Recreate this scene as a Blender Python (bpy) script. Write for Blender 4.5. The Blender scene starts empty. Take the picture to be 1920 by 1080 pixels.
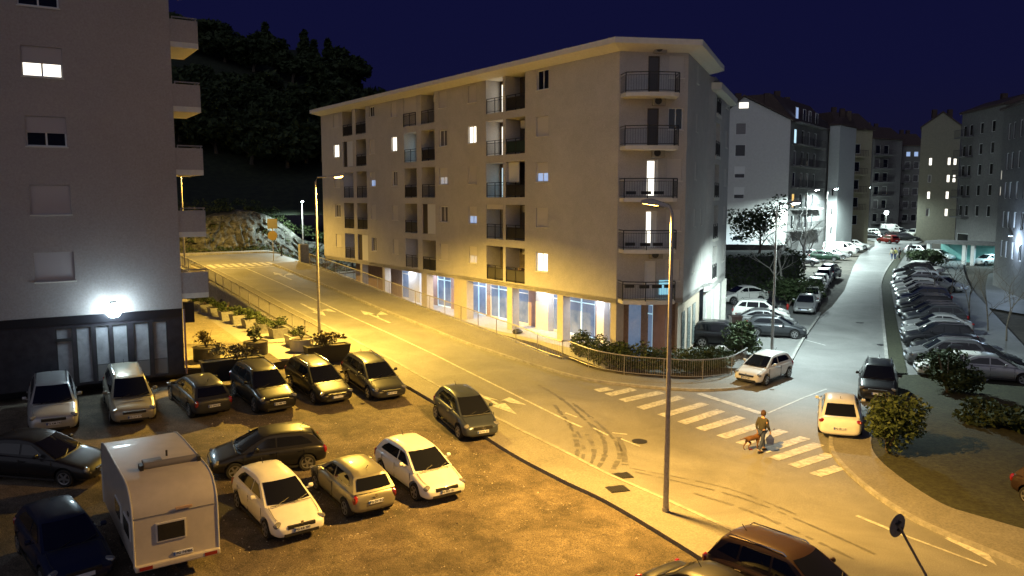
import bpy, bmesh, math, random
from mathutils import Vector, Matrix
from mathutils.geometry import tessellate_polygon
R = math.radians
rnd = random.Random(7)
scene = bpy.context.scene
col = scene.collection

# ---------------------------------------------------------------- camera, sky, light, exposure
FPX, TILT, CH = 1500.0, R(6.4), 10.65
cd = bpy.data.cameras.new('camera'); cam = bpy.data.objects.new('camera', cd); col.objects.link(cam)
cam.location = (0, 0, CH); cam.rotation_euler = (R(90) - TILT, 0, 0)
cd.sensor_width = 36; cd.lens = 36 * FPX / 1920; cd.clip_end = 3000; cd.clip_start = .2
scene.camera = cam
world = bpy.data.worlds.new('World'); scene.world = world; world.use_nodes = True
wn = world.node_tree; wbg = wn.nodes['Background']
tc = wn.nodes.new('ShaderNodeTexCoord'); sep = wn.nodes.new('ShaderNodeSeparateXYZ'); cr = wn.nodes.new('ShaderNodeValToRGB')
wn.links.new(tc.outputs['Generated'], sep.inputs[0]); wn.links.new(sep.outputs['Z'], cr.inputs[0])
cr.color_ramp.elements[0].position = 0.0; cr.color_ramp.elements[0].color = (.0062, .0062, .020, 1)
cr.color_ramp.elements[1].position = .42; cr.color_ramp.elements[1].color = (.0032, .0036, .029, 1)
e_ = cr.color_ramp.elements.new(.14); e_.color = (.0044, .0048, .027, 1)
wn.links.new(cr.outputs[0], wbg.inputs[0]); wbg.inputs[1].default_value = 1.0
# the faint general glow of the town at night, from behind the camera
sl = bpy.data.lights.new('night_glow', 'SUN'); sl.energy = .44; sl.angle = R(100); sl.color = (.90, .91, 1)
so = bpy.data.objects.new('night_glow', sl); col.objects.link(so); so.rotation_euler = (R(70), 0, R(-18))
scene.view_settings.view_transform = 'Standard'; scene.view_settings.look = 'None'
scene.view_settings.exposure = 0.2; scene.view_settings.gamma = 1
scene.cycles.use_light_tree = True; scene.cycles.max_bounces = 5; scene.cycles.sample_clamp_indirect = 3

# ---------------------------------------------------------------- terrain
GS = [(-50,0),(15,0),(22,.1),(28,.4),(33,.85),(38,1.3),(40,1.5),(46,1.96),(53.8,2.46),(60.6,3.0),(65.7,3.39),(75,4.0),(82,4.3),(89,4.7),(96,5.1),(110,5.6),(140,6.2),(400,7)]
def itp(t, L):
    if t <= L[0][0]: return L[0][1]
    for (a, b), (c, d) in zip(L, L[1:]):
        if t <= c: return b + (d-b)*(t-a)/(c-a)
    return L[-1][1]
SD = Vector((-.5762, .8173)); QD = Vector((.8173, .5762))
def SQ(s, q): p = SD*s + QD*q; return (p.x, p.y)
def sq(x, y): v = Vector((x, y)); return v.dot(SD), v.dot(QD)
def G(x, y):
    s, q = sq(x, y)
    a = itp(s, GS); b = .02*min(162, max(0, y-18))
    w = min(1, max(0, (q-29)/8)); w = w*w*(3-2*w)
    return a*(1-w) + b*w
QW, QF = 17.6, 28.7            # left retaining wall, right fence of the ramp
def GB(x, y):                  # land beside the ramp
    s, q = sq(x, y); g = G(x, y)
    if q < QW and s > 42 and s < 81: return min(g, 2.02)
    if q > QF - .2 and 36 < s < 79 and q < 50: return min(g, 1.45)
    return g
def Z(x, y, dz=0): return Vector((x, y, G(x, y)+dz))
def ray(u, v):
    x = (u-960)/FPX; y = -(v-540)/FPX
    return Vector((x, math.cos(TILT)+y*math.sin(TILT), -math.sin(TILT)+y*math.cos(TILT)))
def at(u, v, dz=0, g=G):       # where the line of sight through a photo point meets the land
    d = ray(u, v); t = 5.
    while t < 700 and CH+d.z*t > g(d.x*t, d.y*t)+dz: t += .05
    return Vector((d.x*t, d.y*t, CH+d.z*t))
def AT(u, v, dz=0): p = at(u, v, dz); return (p.x, p.y)

# ---------------------------------------------------------------- materials
MT = {}
def mat(name, c, rough=.8, c2=None, sc=8, metal=0, bump=0, bsc=None, emit=None, es=1, coat=0, spec=.5, det=6, vor=0, lo=.35, hi=.65):
    if name in MT: return MT[name]
    m = bpy.data.materials.new(name); m.use_nodes = True; MT[name] = m
    n = m.node_tree; b = n.nodes['Principled BSDF']
    b.inputs['Base Color'].default_value = (*c, 1); b.inputs['Roughness'].default_value = rough
    b.inputs['Metallic'].default_value = metal; b.inputs['Specular IOR Level'].default_value = spec
    if coat: b.inputs['Coat Weight'].default_value = coat; b.inputs['Coat Roughness'].default_value = .06
    t = n.nodes.new('ShaderNodeTexCoord')
    if c2:
        if vor:
            x = n.nodes.new('ShaderNodeTexVoronoi'); x.inputs['Scale'].default_value = sc; out = x.outputs['Color']
            s_ = n.nodes.new('ShaderNodeSeparateColor'); n.links.new(x.outputs['Color'], s_.inputs[0]); out = s_.outputs[0]
        else:
            x = n.nodes.new('ShaderNodeTexNoise'); x.inputs['Scale'].default_value = sc; x.inputs['Detail'].default_value = det; x.inputs['Roughness'].default_value = .65; out = x.outputs['Fac']
        n.links.new(t.outputs['Object'], x.inputs['Vector'])
        r = n.nodes.new('ShaderNodeValToRGB'); r.color_ramp.elements[0].position = lo; r.color_ramp.elements[1].position = hi
        r.color_ramp.elements[0].color = (*c, 1); r.color_ramp.elements[1].color = (*c2, 1)
        n.links.new(out, r.inputs[0]); n.links.new(r.outputs[0], b.inputs['Base Color'])
        m['ramp'] = r.name
    if bump:
        x2 = n.nodes.new('ShaderNodeTexNoise'); x2.inputs['Scale'].default_value = bsc or sc*3; x2.inputs['Detail'].default_value = 4
        n.links.new(t.outputs['Object'], x2.inputs['Vector'])
        bp = n.nodes.new('ShaderNodeBump'); bp.inputs['Strength'].default_value = bump; bp.inputs['Distance'].default_value = .03
        n.links.new(x2.outputs['Fac'], bp.inputs['Height']); n.links.new(bp.outputs[0], b.inputs['Normal'])
    if emit:
        b.inputs['Emission Color'].default_value = (*emit, 1); b.inputs['Emission Strength'].default_value = es
    return m
def layered(m, sc, lo, hi, dark):      # a second, larger pattern of wear multiplied over the first
    n = m.node_tree; b = n.nodes['Principled BSDF']; src = b.inputs['Base Color'].links[0].from_socket
    t = n.nodes.new('ShaderNodeTexCoord'); x = n.nodes.new('ShaderNodeTexNoise'); x.inputs['Scale'].default_value = sc; x.inputs['Detail'].default_value = 5; x.inputs['Roughness'].default_value = .7
    x.inputs['Distortion'].default_value = .6
    n.links.new(t.outputs['Object'], x.inputs['Vector'])
    r = n.nodes.new('ShaderNodeMapRange'); r.inputs['From Min'].default_value = lo; r.inputs['From Max'].default_value = hi; r.inputs['To Min'].default_value = dark; r.inputs['To Max'].default_value = 1
    n.links.new(x.outputs['Fac'], r.inputs['Value'])
    mx = n.nodes.new('ShaderNodeMixRGB'); mx.blend_type = 'MULTIPLY'; mx.inputs[0].default_value = 1
    n.links.new(src, mx.inputs[1]); n.links.new(r.outputs[0], mx.inputs[2]); n.links.new(mx.outputs[0], b.inputs['Base Color'])
    return m
ASPH = layered(mat('asphalt', (.15,.15,.148), .6, (.25,.247,.24), 28, bump=.25, bsc=60, spec=.4), .22, .3, .65, .62)
RIGHTASPH = ASPH
DIRT = layered(mat('dirt', (.06,.05,.04), .95, (.12,.105,.085), 3, bump=.5), .3, .3, .7, .6)
GRAV = layered(layered(mat('gravel', (.045,.035,.023), .95, (.29,.23,.16), 26, bump=.7, bsc=40, det=12, lo=.36, hi=.70), .35, .36, .60, .42), 1.6, .3, .6, .5)
PAVE = layered(mat('paving', (.24,.225,.20), .8, (.34,.32,.29), 12, bump=.15, bsc=40), .5, .3, .65, .72)
KERB = layered(mat('kerbstone', (.24,.235,.22), .8, (.36,.35,.33), 5, bump=.15), 1.3, .3, .65, .6)
YPAVE = layered(mat('sidewalk_asphalt', (.14,.135,.12), .8, (.23,.22,.20), 14, bump=.2, bsc=50), .4, .3, .65, .75)
PAINT = layered(mat('road_paint', (.36,.36,.34), .6, (.56,.56,.54), 7, bump=.1), 3.5, .32, .55, .5)
TYREM = mat('tyre_rubber_mark', (.075,.074,.072), .55, (.13,.128,.125), 3)
GRASS = layered(mat('grass_soil', (.020,.021,.011), .95, (.05,.055,.026), 6, bump=1.0, bsc=14), .5, .3, .7, .55)
STUC = layered(layered(mat('stucco_beige', (.43,.41,.39), .9, (.59,.565,.54), 22, bump=.25, bsc=50), .18, .3, .7, .85), 1.1, .3, .6, .9)
STUCL = layered(mat('stucco_lilac', (.36,.325,.315), .92, (.43,.395,.385), 12, bump=.15, bsc=50), .15, .3, .7, .85)
WHITE = mat('white_plaster', (.66,.66,.64), .7, (.74,.73,.71), 6)
FASC = mat('eave_plaster', (.62,.60,.54), .8, (.70,.67,.61), 4)
BROWN = mat('brown_render', (.22,.15,.11), .85, (.30,.21,.16), 6)
BASE = mat('dark_cladding_and_shade', (.018,.016,.022), .35, (.035,.032,.04), 3, bump=.1)
CONC = layered(mat('concrete', (.22,.22,.22), .9, (.33,.33,.32), 5, bump=.25), .5, .3, .7, .7)
ROOFM = mat('roof_tiles', (.05,.035,.03), .8, (.09,.06,.05), 6)
RAIL = mat('railing_steel', (.24,.23,.22), .5, (.36,.34,.32), 14, metal=.5)
BLKM = mat('black_metal', (.02,.02,.022), .45)
POLE = mat('galvanised_pole', (.30,.28,.27), .5, (.42,.40,.38), 9, metal=.4)
GLASSD = mat('dark_glass', (.012,.014,.018), .06, spec=.6)
SHUT = mat('roller_shutter', (.52,.49,.45), .6, (.56,.53,.49), 20)
FRAME = mat('white_frame', (.70,.70,.68), .4)
LITW = mat('lit_window_white', (.6,.6,.55), .5, (.8,.78,.7), 1.2, emit=(1,.93,.78), es=1.8)
LITC = mat('lit_window_cool', (.5,.6,.65), .5, (.7,.8,.85), 1.2, emit=(.55,.85,1), es=.95)
LITB = mat('lit_window_blue', (.3,.4,.6), .5, (.5,.6,.8), 1.2, emit=(.42,.60,1), es=.55)
LITD = mat('lit_window_dim', (.4,.4,.38), .5, (.6,.6,.56), 1.2, emit=(.85,.82,.85), es=.28)
LITO = mat('lit_window_orange', (.6,.4,.2), .5, (.7,.5,.3), 1.2, emit=(1,.62,.15), es=.9)
LEAFD = mat('dark_leaves', (.016,.028,.010), .7, (.05,.072,.026), 2.5, spec=.3)
LEAFM = mat('green_leaves', (.018,.034,.010), .6, (.065,.09,.03), 2.5, spec=.35)
LEAFR = mat('reddish_leaves', (.07,.055,.018), .6, (.15,.12,.05), 2.5, spec=.35)
BARK = mat('bark', (.07,.055,.04), .9, (.14,.115,.09), 9, bump=.4)
PALEB = mat('pale_bark', (.24,.23,.20), .8, (.38,.36,.32), 6)
ROCK = layered(layered(mat('rock', (.07,.07,.06), .95, (.26,.26,.235), 1.9, bump=1.0, bsc=4), .5, .35, .62, .25), 1.7, .35, .6, .45)
HILLM = mat('hill_soil', (.012,.018,.010), .95, (.03,.04,.018), 1.2, bump=.6)
TYRE = mat('tyre', (.012,.012,.012), .85)
RIM = mat('alloy_rim', (.34,.34,.35), .35, metal=.8)
PLASTIC = mat('dark_plastic', (.015,.015,.016), .5)
HEADL = mat('headlamp_lens', (.16,.16,.16), .12, spec=.9, coat=.6)
TAILL = mat('tail_lamp_lens', (.22,.01,.012), .15, spec=.8, coat=.6)
PLATEM = mat('plate_white', (.62,.65,.72), .45)
PLATEB = mat('plate_blue', (.03,.08,.35), .45)
CARG = mat('car_glass', (.008,.009,.011), .04, spec=.7)
CHROME = mat('chrome', (.6,.6,.6), .18, metal=1)
def paint(name, c, metal=.0, rough=.38):
    return mat('paint_'+name, c, rough, tuple(min(1, k*1.1) for k in c), 3, metal=metal, coat=.32, spec=.25)
P_WHITE = paint('white', (.62,.61,.58)); P_SILVER = paint('silver', (.36,.36,.36), .5); P_BLACK = paint('black', (.009,.009,.011))
P_DGREY = paint('dark_grey', (.035,.037,.042), .3); P_BEIGE = paint('beige', (.26,.24,.19), .4); P_NAVY = paint('navy', (.008,.012,.035))
P_GREY = paint('grey', (.13,.13,.135), .4); P_RED = paint('red', (.28,.012,.010)); P_MAROON = paint('maroon', (.035,.020,.017), .3)
P_BLUEG = paint('blue_grey', (.045,.055,.075), .4); P_GREEN = paint('dark_green', (.012,.03,.018), .2)

# ---------------------------------------------------------------- mesh helpers
ORG = {}
class MB:
    def __init__(s): s.v = []; s.f = []
    def add(s, vs, fs):
        o = len(s.v); s.v += [tuple(p) for p in vs]; s.f += [tuple(i+o for i in f) for f in fs]; return s
    def box(s, x0, x1, y0, y1, z0, z1, M=None):
        vs = [Vector(p) for p in ((x0,y0,z0),(x1,y0,z0),(x1,y1,z0),(x0,y1,z0),(x0,y0,z1),(x1,y0,z1),(x1,y1,z1),(x0,y1,z1))]
        if M is not None: vs = [M @ p for p in vs]
        return s.add(vs, [(0,3,2,1),(4,5,6,7),(0,1,5,4),(1,2,6,5),(2,3,7,6),(3,0,4,7)])
    def bx(s, c, sx, sy, sz, rz=0):
        M = Matrix.Translation(Vector(c)) @ Matrix.Rotation(rz, 4, 'Z')
        return s.box(-sx/2, sx/2, -sy/2, sy/2, -sz/2, sz/2, M)
    def fb(s, F, t0, t1, n0, n1, z0, z1):        # box in a facade frame
        c = [F(t, n, z) for z in (z0, z1) for (t, n) in ((t0,n0),(t1,n0),(t1,n1),(t0,n1))]
        return s.add(c, [(0,3,2,1),(4,5,6,7),(0,1,5,4),(1,2,6,5),(2,3,7,6),(3,0,4,7)])
    def tube(s, pts, rs, n=8, cap=True):
        if not isinstance(rs, (list, tuple)): rs = [rs]*len(pts)
        pts = [Vector(p) for p in pts]; rings = []
        for i, p in enumerate(pts):
            d = (pts[min(i+1, len(pts)-1)] - pts[max(i-1, 0)]).normalized()
            a = d.cross(Vector((0,0,1)) if abs(d.z) < .95 else Vector((1,0,0))).normalized(); b = d.cross(a)
            rings.append([p + (a*math.cos(k*2*math.pi/n) + b*math.sin(k*2*math.pi/n))*rs[i] for k in range(n)])
        fs = [(i*n+k, i*n+(k+1)%n, (i+1)*n+(k+1)%n, (i+1)*n+k) for i in range(len(pts)-1) for k in range(n)]
        if cap: fs += [tuple(range(n-1, -1, -1)), tuple((len(pts)-1)*n+k for k in range(n))]
        return s.add([q for r in rings for q in r], fs)
    def lathe(s, prof, c=(0,0,0), n=20, axis='Z'):
        vs = []; c = Vector(c)
        for r, h in prof:
            for k in range(n):
                a = k*2*math.pi/n; p = (r*math.cos(a), r*math.sin(a), h)
                if axis == 'Y': p = (p[0], p[2], p[1])
                vs.append(c+Vector(p))
        m = len(prof)
        fs = [(i*n+k, i*n+(k+1)%n, (i+1)*n+(k+1)%n, (i+1)*n+k) for i in range(m-1) for k in range(n)]
        fs += [tuple(range(n-1, -1, -1)), tuple((m-1)*n+k for k in range(n))]
        return s.add(vs, fs)
    def prism(s, poly, z0, z1, top=None):
        n = len(poly); top = top or poly
        return s.add([(p[0],p[1],z0) for p in poly]+[(p[0],p[1],z1) for p in top],
                     [tuple(range(n-1,-1,-1)), tuple(range(n,2*n))]+[(i,(i+1)%n,n+(i+1)%n,n+i) for i in range(n)])
    def build(s, name, m, parent=None, smooth=False, loc=None, bevel=0):
        org = ORG.get(parent, Vector((0,0,0))) if parent else Vector(loc or (0,0,0))
        me = bpy.data.meshes.new(name)
        me.from_pydata([Vector(p)-org for p in s.v], [], s.f)
        bm = bmesh.new(); bm.from_mesh(me); bmesh.ops.recalc_face_normals(bm, faces=bm.faces)
        if bevel: bmesh.ops.bevel(bm, geom=[e for e in bm.edges if len(e.link_faces)==2 and e.calc_face_angle(0) > .5], offset=bevel, segments=2, affect='EDGES', profile=.6)
        bm.to_mesh(me); bm.free()
        if smooth:
            for p in me.polygons: p.use_smooth = True
            me.set_sharp_from_angle(angle=R(38))
        if m: me.materials.append(m)
        o = bpy.data.objects.new(name, me); col.objects.link(o)
        if parent: o.parent = parent; ORG[o] = org
        else: o.location = org; ORG[o] = org
        return o
def tag(o, label=None, cat=None, group=None, kind=None):
    if label: o['label'] = label
    if cat: o['category'] = cat
    if group: o['group'] = group
    if kind: o['kind'] = kind
    return o
def thing(name, label, cat, loc=(0,0,0), group=None):
    o = bpy.data.objects.new(name, None); col.objects.link(o); o.location = loc; o.empty_display_size = .3
    ORG[o] = Vector(loc); return tag(o, label, cat, group)
KIDS = {}
def copy_tree(o, parent=None, over=None):
    c = o.copy(); col.objects.link(c)
    if parent: c.parent = parent
    base = o.name.split('.')[0]
    if over and base in over and c.type == 'MESH':
        c.material_slots[0].link = 'OBJECT'; c.material_slots[0].material = over[base]
    for ch in list(o.children): copy_tree(ch, c, over)
    return c
def setpaint(o, m):
    if o.type == 'MESH' and o.material_slots: o.material_slots[0].link = 'OBJECT'; o.material_slots[0].material = m
def struct(o, kind='structure'): o['kind'] = kind; return o
def drape(poly, name, m, off=0, g=G, step=1.0, kind='structure', parent=None, rnd_edge=0):
    bm = bmesh.new()
    vs = [bm.verts.new((p[0], p[1], 0)) for p in poly]
    for t in tessellate_polygon([[Vector((p[0], p[1], 0)) for p in poly]]):
        try: bm.faces.new([vs[i] for i in t])
        except ValueError: pass
    x0, x1 = min(p[0] for p in poly), max(p[0] for p in poly); y0, y1 = min(p[1] for p in poly), max(p[1] for p in poly)
    for ax, a, b in ((0, x0, x1), (1, y0, y1)):
        k = math.ceil(a/step)
        while k*step < b:
            nrm = (1,0,0) if ax == 0 else (0,1,0); co = (k*step,0,0) if ax == 0 else (0,k*step,0)
            bmesh.ops.bisect_plane(bm, geom=bm.verts[:]+bm.edges[:]+bm.faces[:], plane_co=co, plane_no=nrm, dist=1e-5); k += 1
    for v in bm.verts: v.co.z = g(v.co.x, v.co.y)+off
    bmesh.ops.triangulate(bm, faces=[f for f in bm.faces if len(f.verts) > 3])
    for f in bm.faces:
        f.normal_update()
        if f.normal.z < 0: f.normal_flip()
    me = bpy.data.meshes.new(name); bm.to_mesh(me); bm.free(); me.materials.append(m)
    for p in me.polygons: p.use_smooth = True
    o = bpy.data.objects.new(name, me); col.objects.link(o)
    if parent: o.parent = parent
    elif kind: o['kind'] = kind
    return o
def resample(path, step=1.0):
    out = [Vector(path[0])]
    for a, b in zip(path, path[1:]):
        a = Vector(a); b = Vector(b); n = max(1, round((b-a).length/step))
        out += [a+(b-a)*k/n for k in range(1, n+1)]
    return out
def smoothp(path, it=2):
    for _ in range(it):
        q = [path[0]]
        for a, b in zip(path, path[1:]):
            a = Vector(a); b = Vector(b); q += [a*.75+b*.25, a*.25+b*.75]
        path = q+[path[-1]]
    return [Vector(p) for p in path]
def offs(path, d):
    out = []
    for i, p in enumerate(path):
        t = (Vector(path[min(i+1, len(path)-1)])-Vector(path[max(i-1, 0)])).normalized()
        out.append(Vector(p)+Vector((-t.y, t.x))*d)
    return out
def strip_mb(path, w, z0, z1, g=G, mb=None):      # a kerb: box section along a path
    mb = mb or MB(); L = offs(path, w/2); Rr = offs(path, -w/2); vs = []
    for a, b in zip(L, Rr):
        vs += [(a.x,a.y,g(a.x,a.y)+z0),(b.x,b.y,g(b.x,b.y)+z0),(b.x,b.y,g(b.x,b.y)+z1),(a.x,a.y,g(a.x,a.y)+z1)]
    n = len(L); fs = [(i*4+k, i*4+(k+1)%4, i*4+4+(k+1)%4, i*4+4+k) for i in range(n-1) for k in range(4)]
    fs += [(3,2,1,0), tuple((n-1)*4+k for k in range(4))]
    return mb.add(vs, fs)
def FR(p, d):
    p = Vector((p[0], p[1])); d = Vector((d[0], d[1])).normalized(); n = Vector((d.y, -d.x))
    return lambda t, o, z: Vector((p.x+d.x*t+n.x*o, p.y+d.y*t+n.y*o, z))
def wall_holes(mb, F, W, z0, z1, holes, back=True):
    ts = sorted({0, W, *[h[0] for h in holes], *[h[1] for h in holes]}); zs = sorted({z0, z1, *[h[2] for h in holes], *[h[3] for h in holes]})
    for a, b in zip(ts, ts[1:]):
        for c, d in zip(zs, zs[1:]):
            if any(h[0] <= a+1e-6 and b <= h[1]+1e-6 and h[2] <= c+1e-6 and d <= h[3]+1e-6 for h in holes): continue
            mb.add([F(a,0,c),F(b,0,c),F(b,0,d),F(a,0,d)], [(0,1,2,3)])
    for (a, b, c, d, dp) in holes:
        v = [F(a,0,c),F(b,0,c),F(b,0,d),F(a,0,d),F(a,-dp,c),F(b,-dp,c),F(b,-dp,d),F(a,-dp,d)]
        mb.add(v, [(0,1,5,4),(1,2,6,5),(2,3,7,6),(3,0,4,7)]+([(4,5,6,7)] if back else []))
    return mb

# ---------------------------------------------------------------- ground, roads, pavements
def grid_ground():
    xs = [-1600,-700,-300,-150,-90]+[-60+1.5*i for i in range(107)]+[110,135,170,250,450,800,1600]
    ys = [-300,-60,-20,0]+[6+1.5*i for i in range(80)]+[130,140,150,165,180,200,240,320,500,900,1800]
    vs = [(x, y, GB(x, y)-.16) for y in ys for x in xs]; n = len(xs)
    fs = [(j*n+i, j*n+i+1, (j+1)*n+i+1, (j+1)*n+i) for j in range(len(ys)-1) for i in range(n-1)]
    o = MB().add(vs, fs).build('ground', DIRT, smooth=True); struct(o)
grid_ground()
# left kerb of the ramp runs at q=20, right kerb at q=25.9; both bend out at the junction
kl = [SQ(79,20), SQ(60,20), SQ(45,20), SQ(36,20), SQ(30,20), AT(960,802), AT(1060,852), AT(1125,887), AT(1230,934), AT(1400,1012), AT(1560,1100), AT(1900,1330)]
kr = [SQ(78,26.1), SQ(74,25.95), SQ(66,25.9), SQ(50,25.9), SQ(42,25.9), AT(940,667), AT(1031,696), AT(1108,716), AT(1203,727), AT(1290,733), AT(1347,733), AT(1400,728), AT(1450,708), AT(1478,690), AT(1500,645), AT(1535,595)]
KL = smoothp(kl, 2); KRt = smoothp(kr, 2)
def Rv(L): return [tuple(p) for p in L][::-1]
# one continuous carriageway: ramp + junction + street
isle = [AT(1665,700), AT(1640,760), AT(1590,790), AT(1562,812), AT(1556,832), AT(1562,855), AT(1590,888), AT(1640,930), AT(1700,970), AT(1760,1000), AT(1860,1040), AT(1960,1085), AT(2300,1200)]
ISL = smoothp(isle, 2)
rk = [AT(1665,700), AT(1660,650), AT(1655,600), AT(1652,560), AT(1650,530), AT(1665,500), AT(1690,470)]
RK = smoothp(rk, 2)
far = [AT(1560,575), AT(1583,545), AT(1600,500), AT(1612,478), AT(1640,462)]
road = Rv(KL) + [tuple(p) for p in KRt] + [(p) for p in far] + [AT(1640,452), AT(1560,440), (75,190), (125,190), AT(1730,452)] + Rv(RK) + [tuple(p) for p in ISL] + [(40,14),(20,8)]
drape(road, 'road', ASPH, 0, step=1.5)
upper = [SQ(79,-2), SQ(79,12), SQ(79,20), SQ(78,26.1), SQ(78.5,30), SQ(81,36), SQ(90,62), SQ(96,60), SQ(88,30), SQ(88.5,10), SQ(88.5,-4), SQ(90,-25), SQ(80,-25)]
drape(upper, 'upper_road', ASPH, -.004, step=1.5)
drape([SQ(88.6,-25), SQ(88.6,10), SQ(88.2,30), SQ(96.2,60), SQ(97.5,60), SQ(89.6,30), SQ(90.0,10), SQ(90.0,-25)], 'upper_pavement', PAVE, .12, step=2)
struct(strip_mb(resample([SQ(88.6,-25), SQ(88.6,10), SQ(88.2,30), SQ(96.2,60)]), .16, -.1, .14).build('upper_kerb', KERB))
# gravel lot
lot = [SQ(41.9,-24), SQ(41.9,17.4), SQ(36,18.55), SQ(30,18.6), AT(960,855), AT(1060,907), AT(1135,940), AT(1270,1022), AT(1370,1085), AT(1480,1160), SQ(2,16), SQ(2,-24)]
drape(lot, 'gravel_lot', GRAV, -.03, g=GB)
# left pavement
li = smoothp([SQ(82,18.1), SQ(60,18.0), SQ(45,18.0), SQ(36,18.7), SQ(30,18.6), AT(960,855), AT(1060,907), AT(1135,940), AT(1270,1022), AT(1370,1085), AT(1480,1160), AT(1700,1330)], 2)
drape([tuple(p) for p in li] + Rv(KL)[0:], 'left_pavement', YPAVE, .11, step=1.2)
struct(strip_mb(resample([tuple(p) for p in KL], 1), .17, -.12, .125).build('left_kerb', KERB))
struct(strip_mb(resample([tuple(p) for p in li[6:]], 1), .08, -.12, .12).build('lot_edging', YPAVE))
# right pavement beside the ramp and round the corner
ro = smoothp([SQ(79,28.9), SQ(60,28.75), SQ(46,28.75), SQ(36,28.7), AT(1061,675), AT(1110,697), AT(1174,708), AT(1242,713), AT(1310,716), AT(1366,710), AT(1385,700), AT(1400,690)], 2)
ik_ = min(range(len(KRt)), key=lambda i: (KRt[i]-Vector(AT(1415,722))).length)
drape([tuple(p) for p in KRt[:ik_]] + [AT(1412,702)] + Rv(ro), 'right_pavement', YPAVE, .11, step=1.2)
struct(strip_mb(resample([tuple(p) for p in KRt], 1), .17, -.12, .125).build('right_kerb', KERB))
# kerbed strip left of the street and the small car park behind it
drape([AT(1478,690), AT(1500,645), AT(1535,595), AT(1540,585), AT(1500,585), AT(1440,540), AT(1330,540), SQ(44,36), SQ(36,34), AT(1310,690), AT(1400,690)], 'corner_car_park', ASPH, -.012, step=1.5)
# island with pavement and grass
inner = smoothp([AT(1660,745), AT(1640,800), AT(1630,840), AT(1650,870), AT(1700,910), AT(1770,955), AT(1830,972), AT(1960,1010), AT(2300,1090)], 2)
drape([tuple(p) for p in ISL] + Rv(inner) , 'island_pavement', YPAVE, .11, step=1.2)
struct(strip_mb(resample([tuple(p) for p in ISL], 1), .17, -.12, .13).build('island_kerb', KERB))
drape([tuple(p) for p in inner] + [(75,14),(75,60)] + [AT(1880,700), AT(1692,705)], 'grass_verge', GRASS, .06, step=1.5)
struct(strip_mb(resample([tuple(p) for p in RK], 1.2), .2, -.1, .14).build('street_kerb', KERB))
rin = offs([Vector(p) for p in RK], -1.0)
drape([tuple(p) for p in RK] + Rv(rin), 'verge_strip', GRASS, .08, step=1.5)
rback = offs([Vector(p) for p in RK], -8.6)
drape([tuple(p) for p in rin] + Rv(rback), 'parking_strip', ASPH, .02, step=1.5)
# far car park beyond the right-hand row
drape([(46,56),(42,70),(50,84),(58,97),(85,97),(85,56)], 'far_car_park', ASPH, .012, step=2)

r = random.Random(77); mb = MB()
for i in range(5200):
    x = r.uniform(-13, 7); y = r.uniform(17.5, 35); s_, q_ = sq(x, y)
    if q_ > 17.2: continue
    z = G(x, y)-.03; k = r.uniform(.012, .04)*(1.5 if r.random() < .1 else 1); a = r.uniform(0, 3)
    mb.add([(x-k*math.cos(a),y-k*math.sin(a),z-.005),(x+k*math.sin(a)*.7,y-k*math.cos(a)*.7,z-.005),(x+k*math.cos(a),y+k*math.sin(a),z-.005),(x-k*.5,y+k*.7,z-.005),(x,y,z+k*.7)], [(0,1,4),(1,2,4),(2,3,4),(3,0,4)])
o = mb.build('loose_stones', mat('pale_stones', (.12,.10,.08), .9, (.50,.44,.36), 1.7)); tag(o, 'loose pale stones and leaves scattered over the gravel lot', 'stones', kind='stuff')
# ---------------------------------------------------------------- road markings and marks
def mark(pts, name='road_marking', off=.012, m=PAINT): return drape([tuple(p) for p in pts], name, m, off, step=1.5)
def line(a, b, w=.12, **k):
    a = Vector(a); b = Vector(b); d = (b-a).normalized(); n = Vector((-d.y, d.x))*w/2
    return mark([a+n, b+n, b-n, a-n], **k)
line(SQ(27,22.9), SQ(76.5,22.9))
for a, b in (((1245,760),(1290,771)),): pass
line(AT(1060,775), AT(1082,783)); line(AT(1112,803), AT(1140,817), .1); line(AT(1148,812), AT(1176,815), .1); line(AT(1164,823), AT(1200,838), .08)
def arrow(s, q, sgn, turn=0):      # lane arrow along the ramp; sgn=-1 points down the ramp
    def Q(a, b): return SQ(s+sgn*a, q+b)
    mark([Q(-2.4,-.09), Q(-2.4,.09), Q(.8,.09), Q(.8,-.09)])
    mark([Q(.8,-.42), Q(.8,.42), Q(2.4,0)])
    if turn: mark([Q(-.6,.09*turn), Q(-.1,.09*turn), Q(.75,.75*turn), Q(.75,.55*turn+.0)]); mark([Q(.45,.35*turn), Q(1.5,1.2*turn), Q(.15,1.15*turn)])
arrow(32.2,21.3,-1,1); arrow(55.5,21.4,-1,1); arrow(51.5,24.4,1,1); arrow(70.5,24.4,1,1)
line(SQ(76.6,20.4), SQ(76.6,25.8), .3)
for i in range(9):
    q = 20.3+i*.72; mark([SQ(77.6,q), SQ(80.2,q), SQ(80.2,q+.42), SQ(77.6,q+.42)], name='zebra_stripe')
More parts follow.
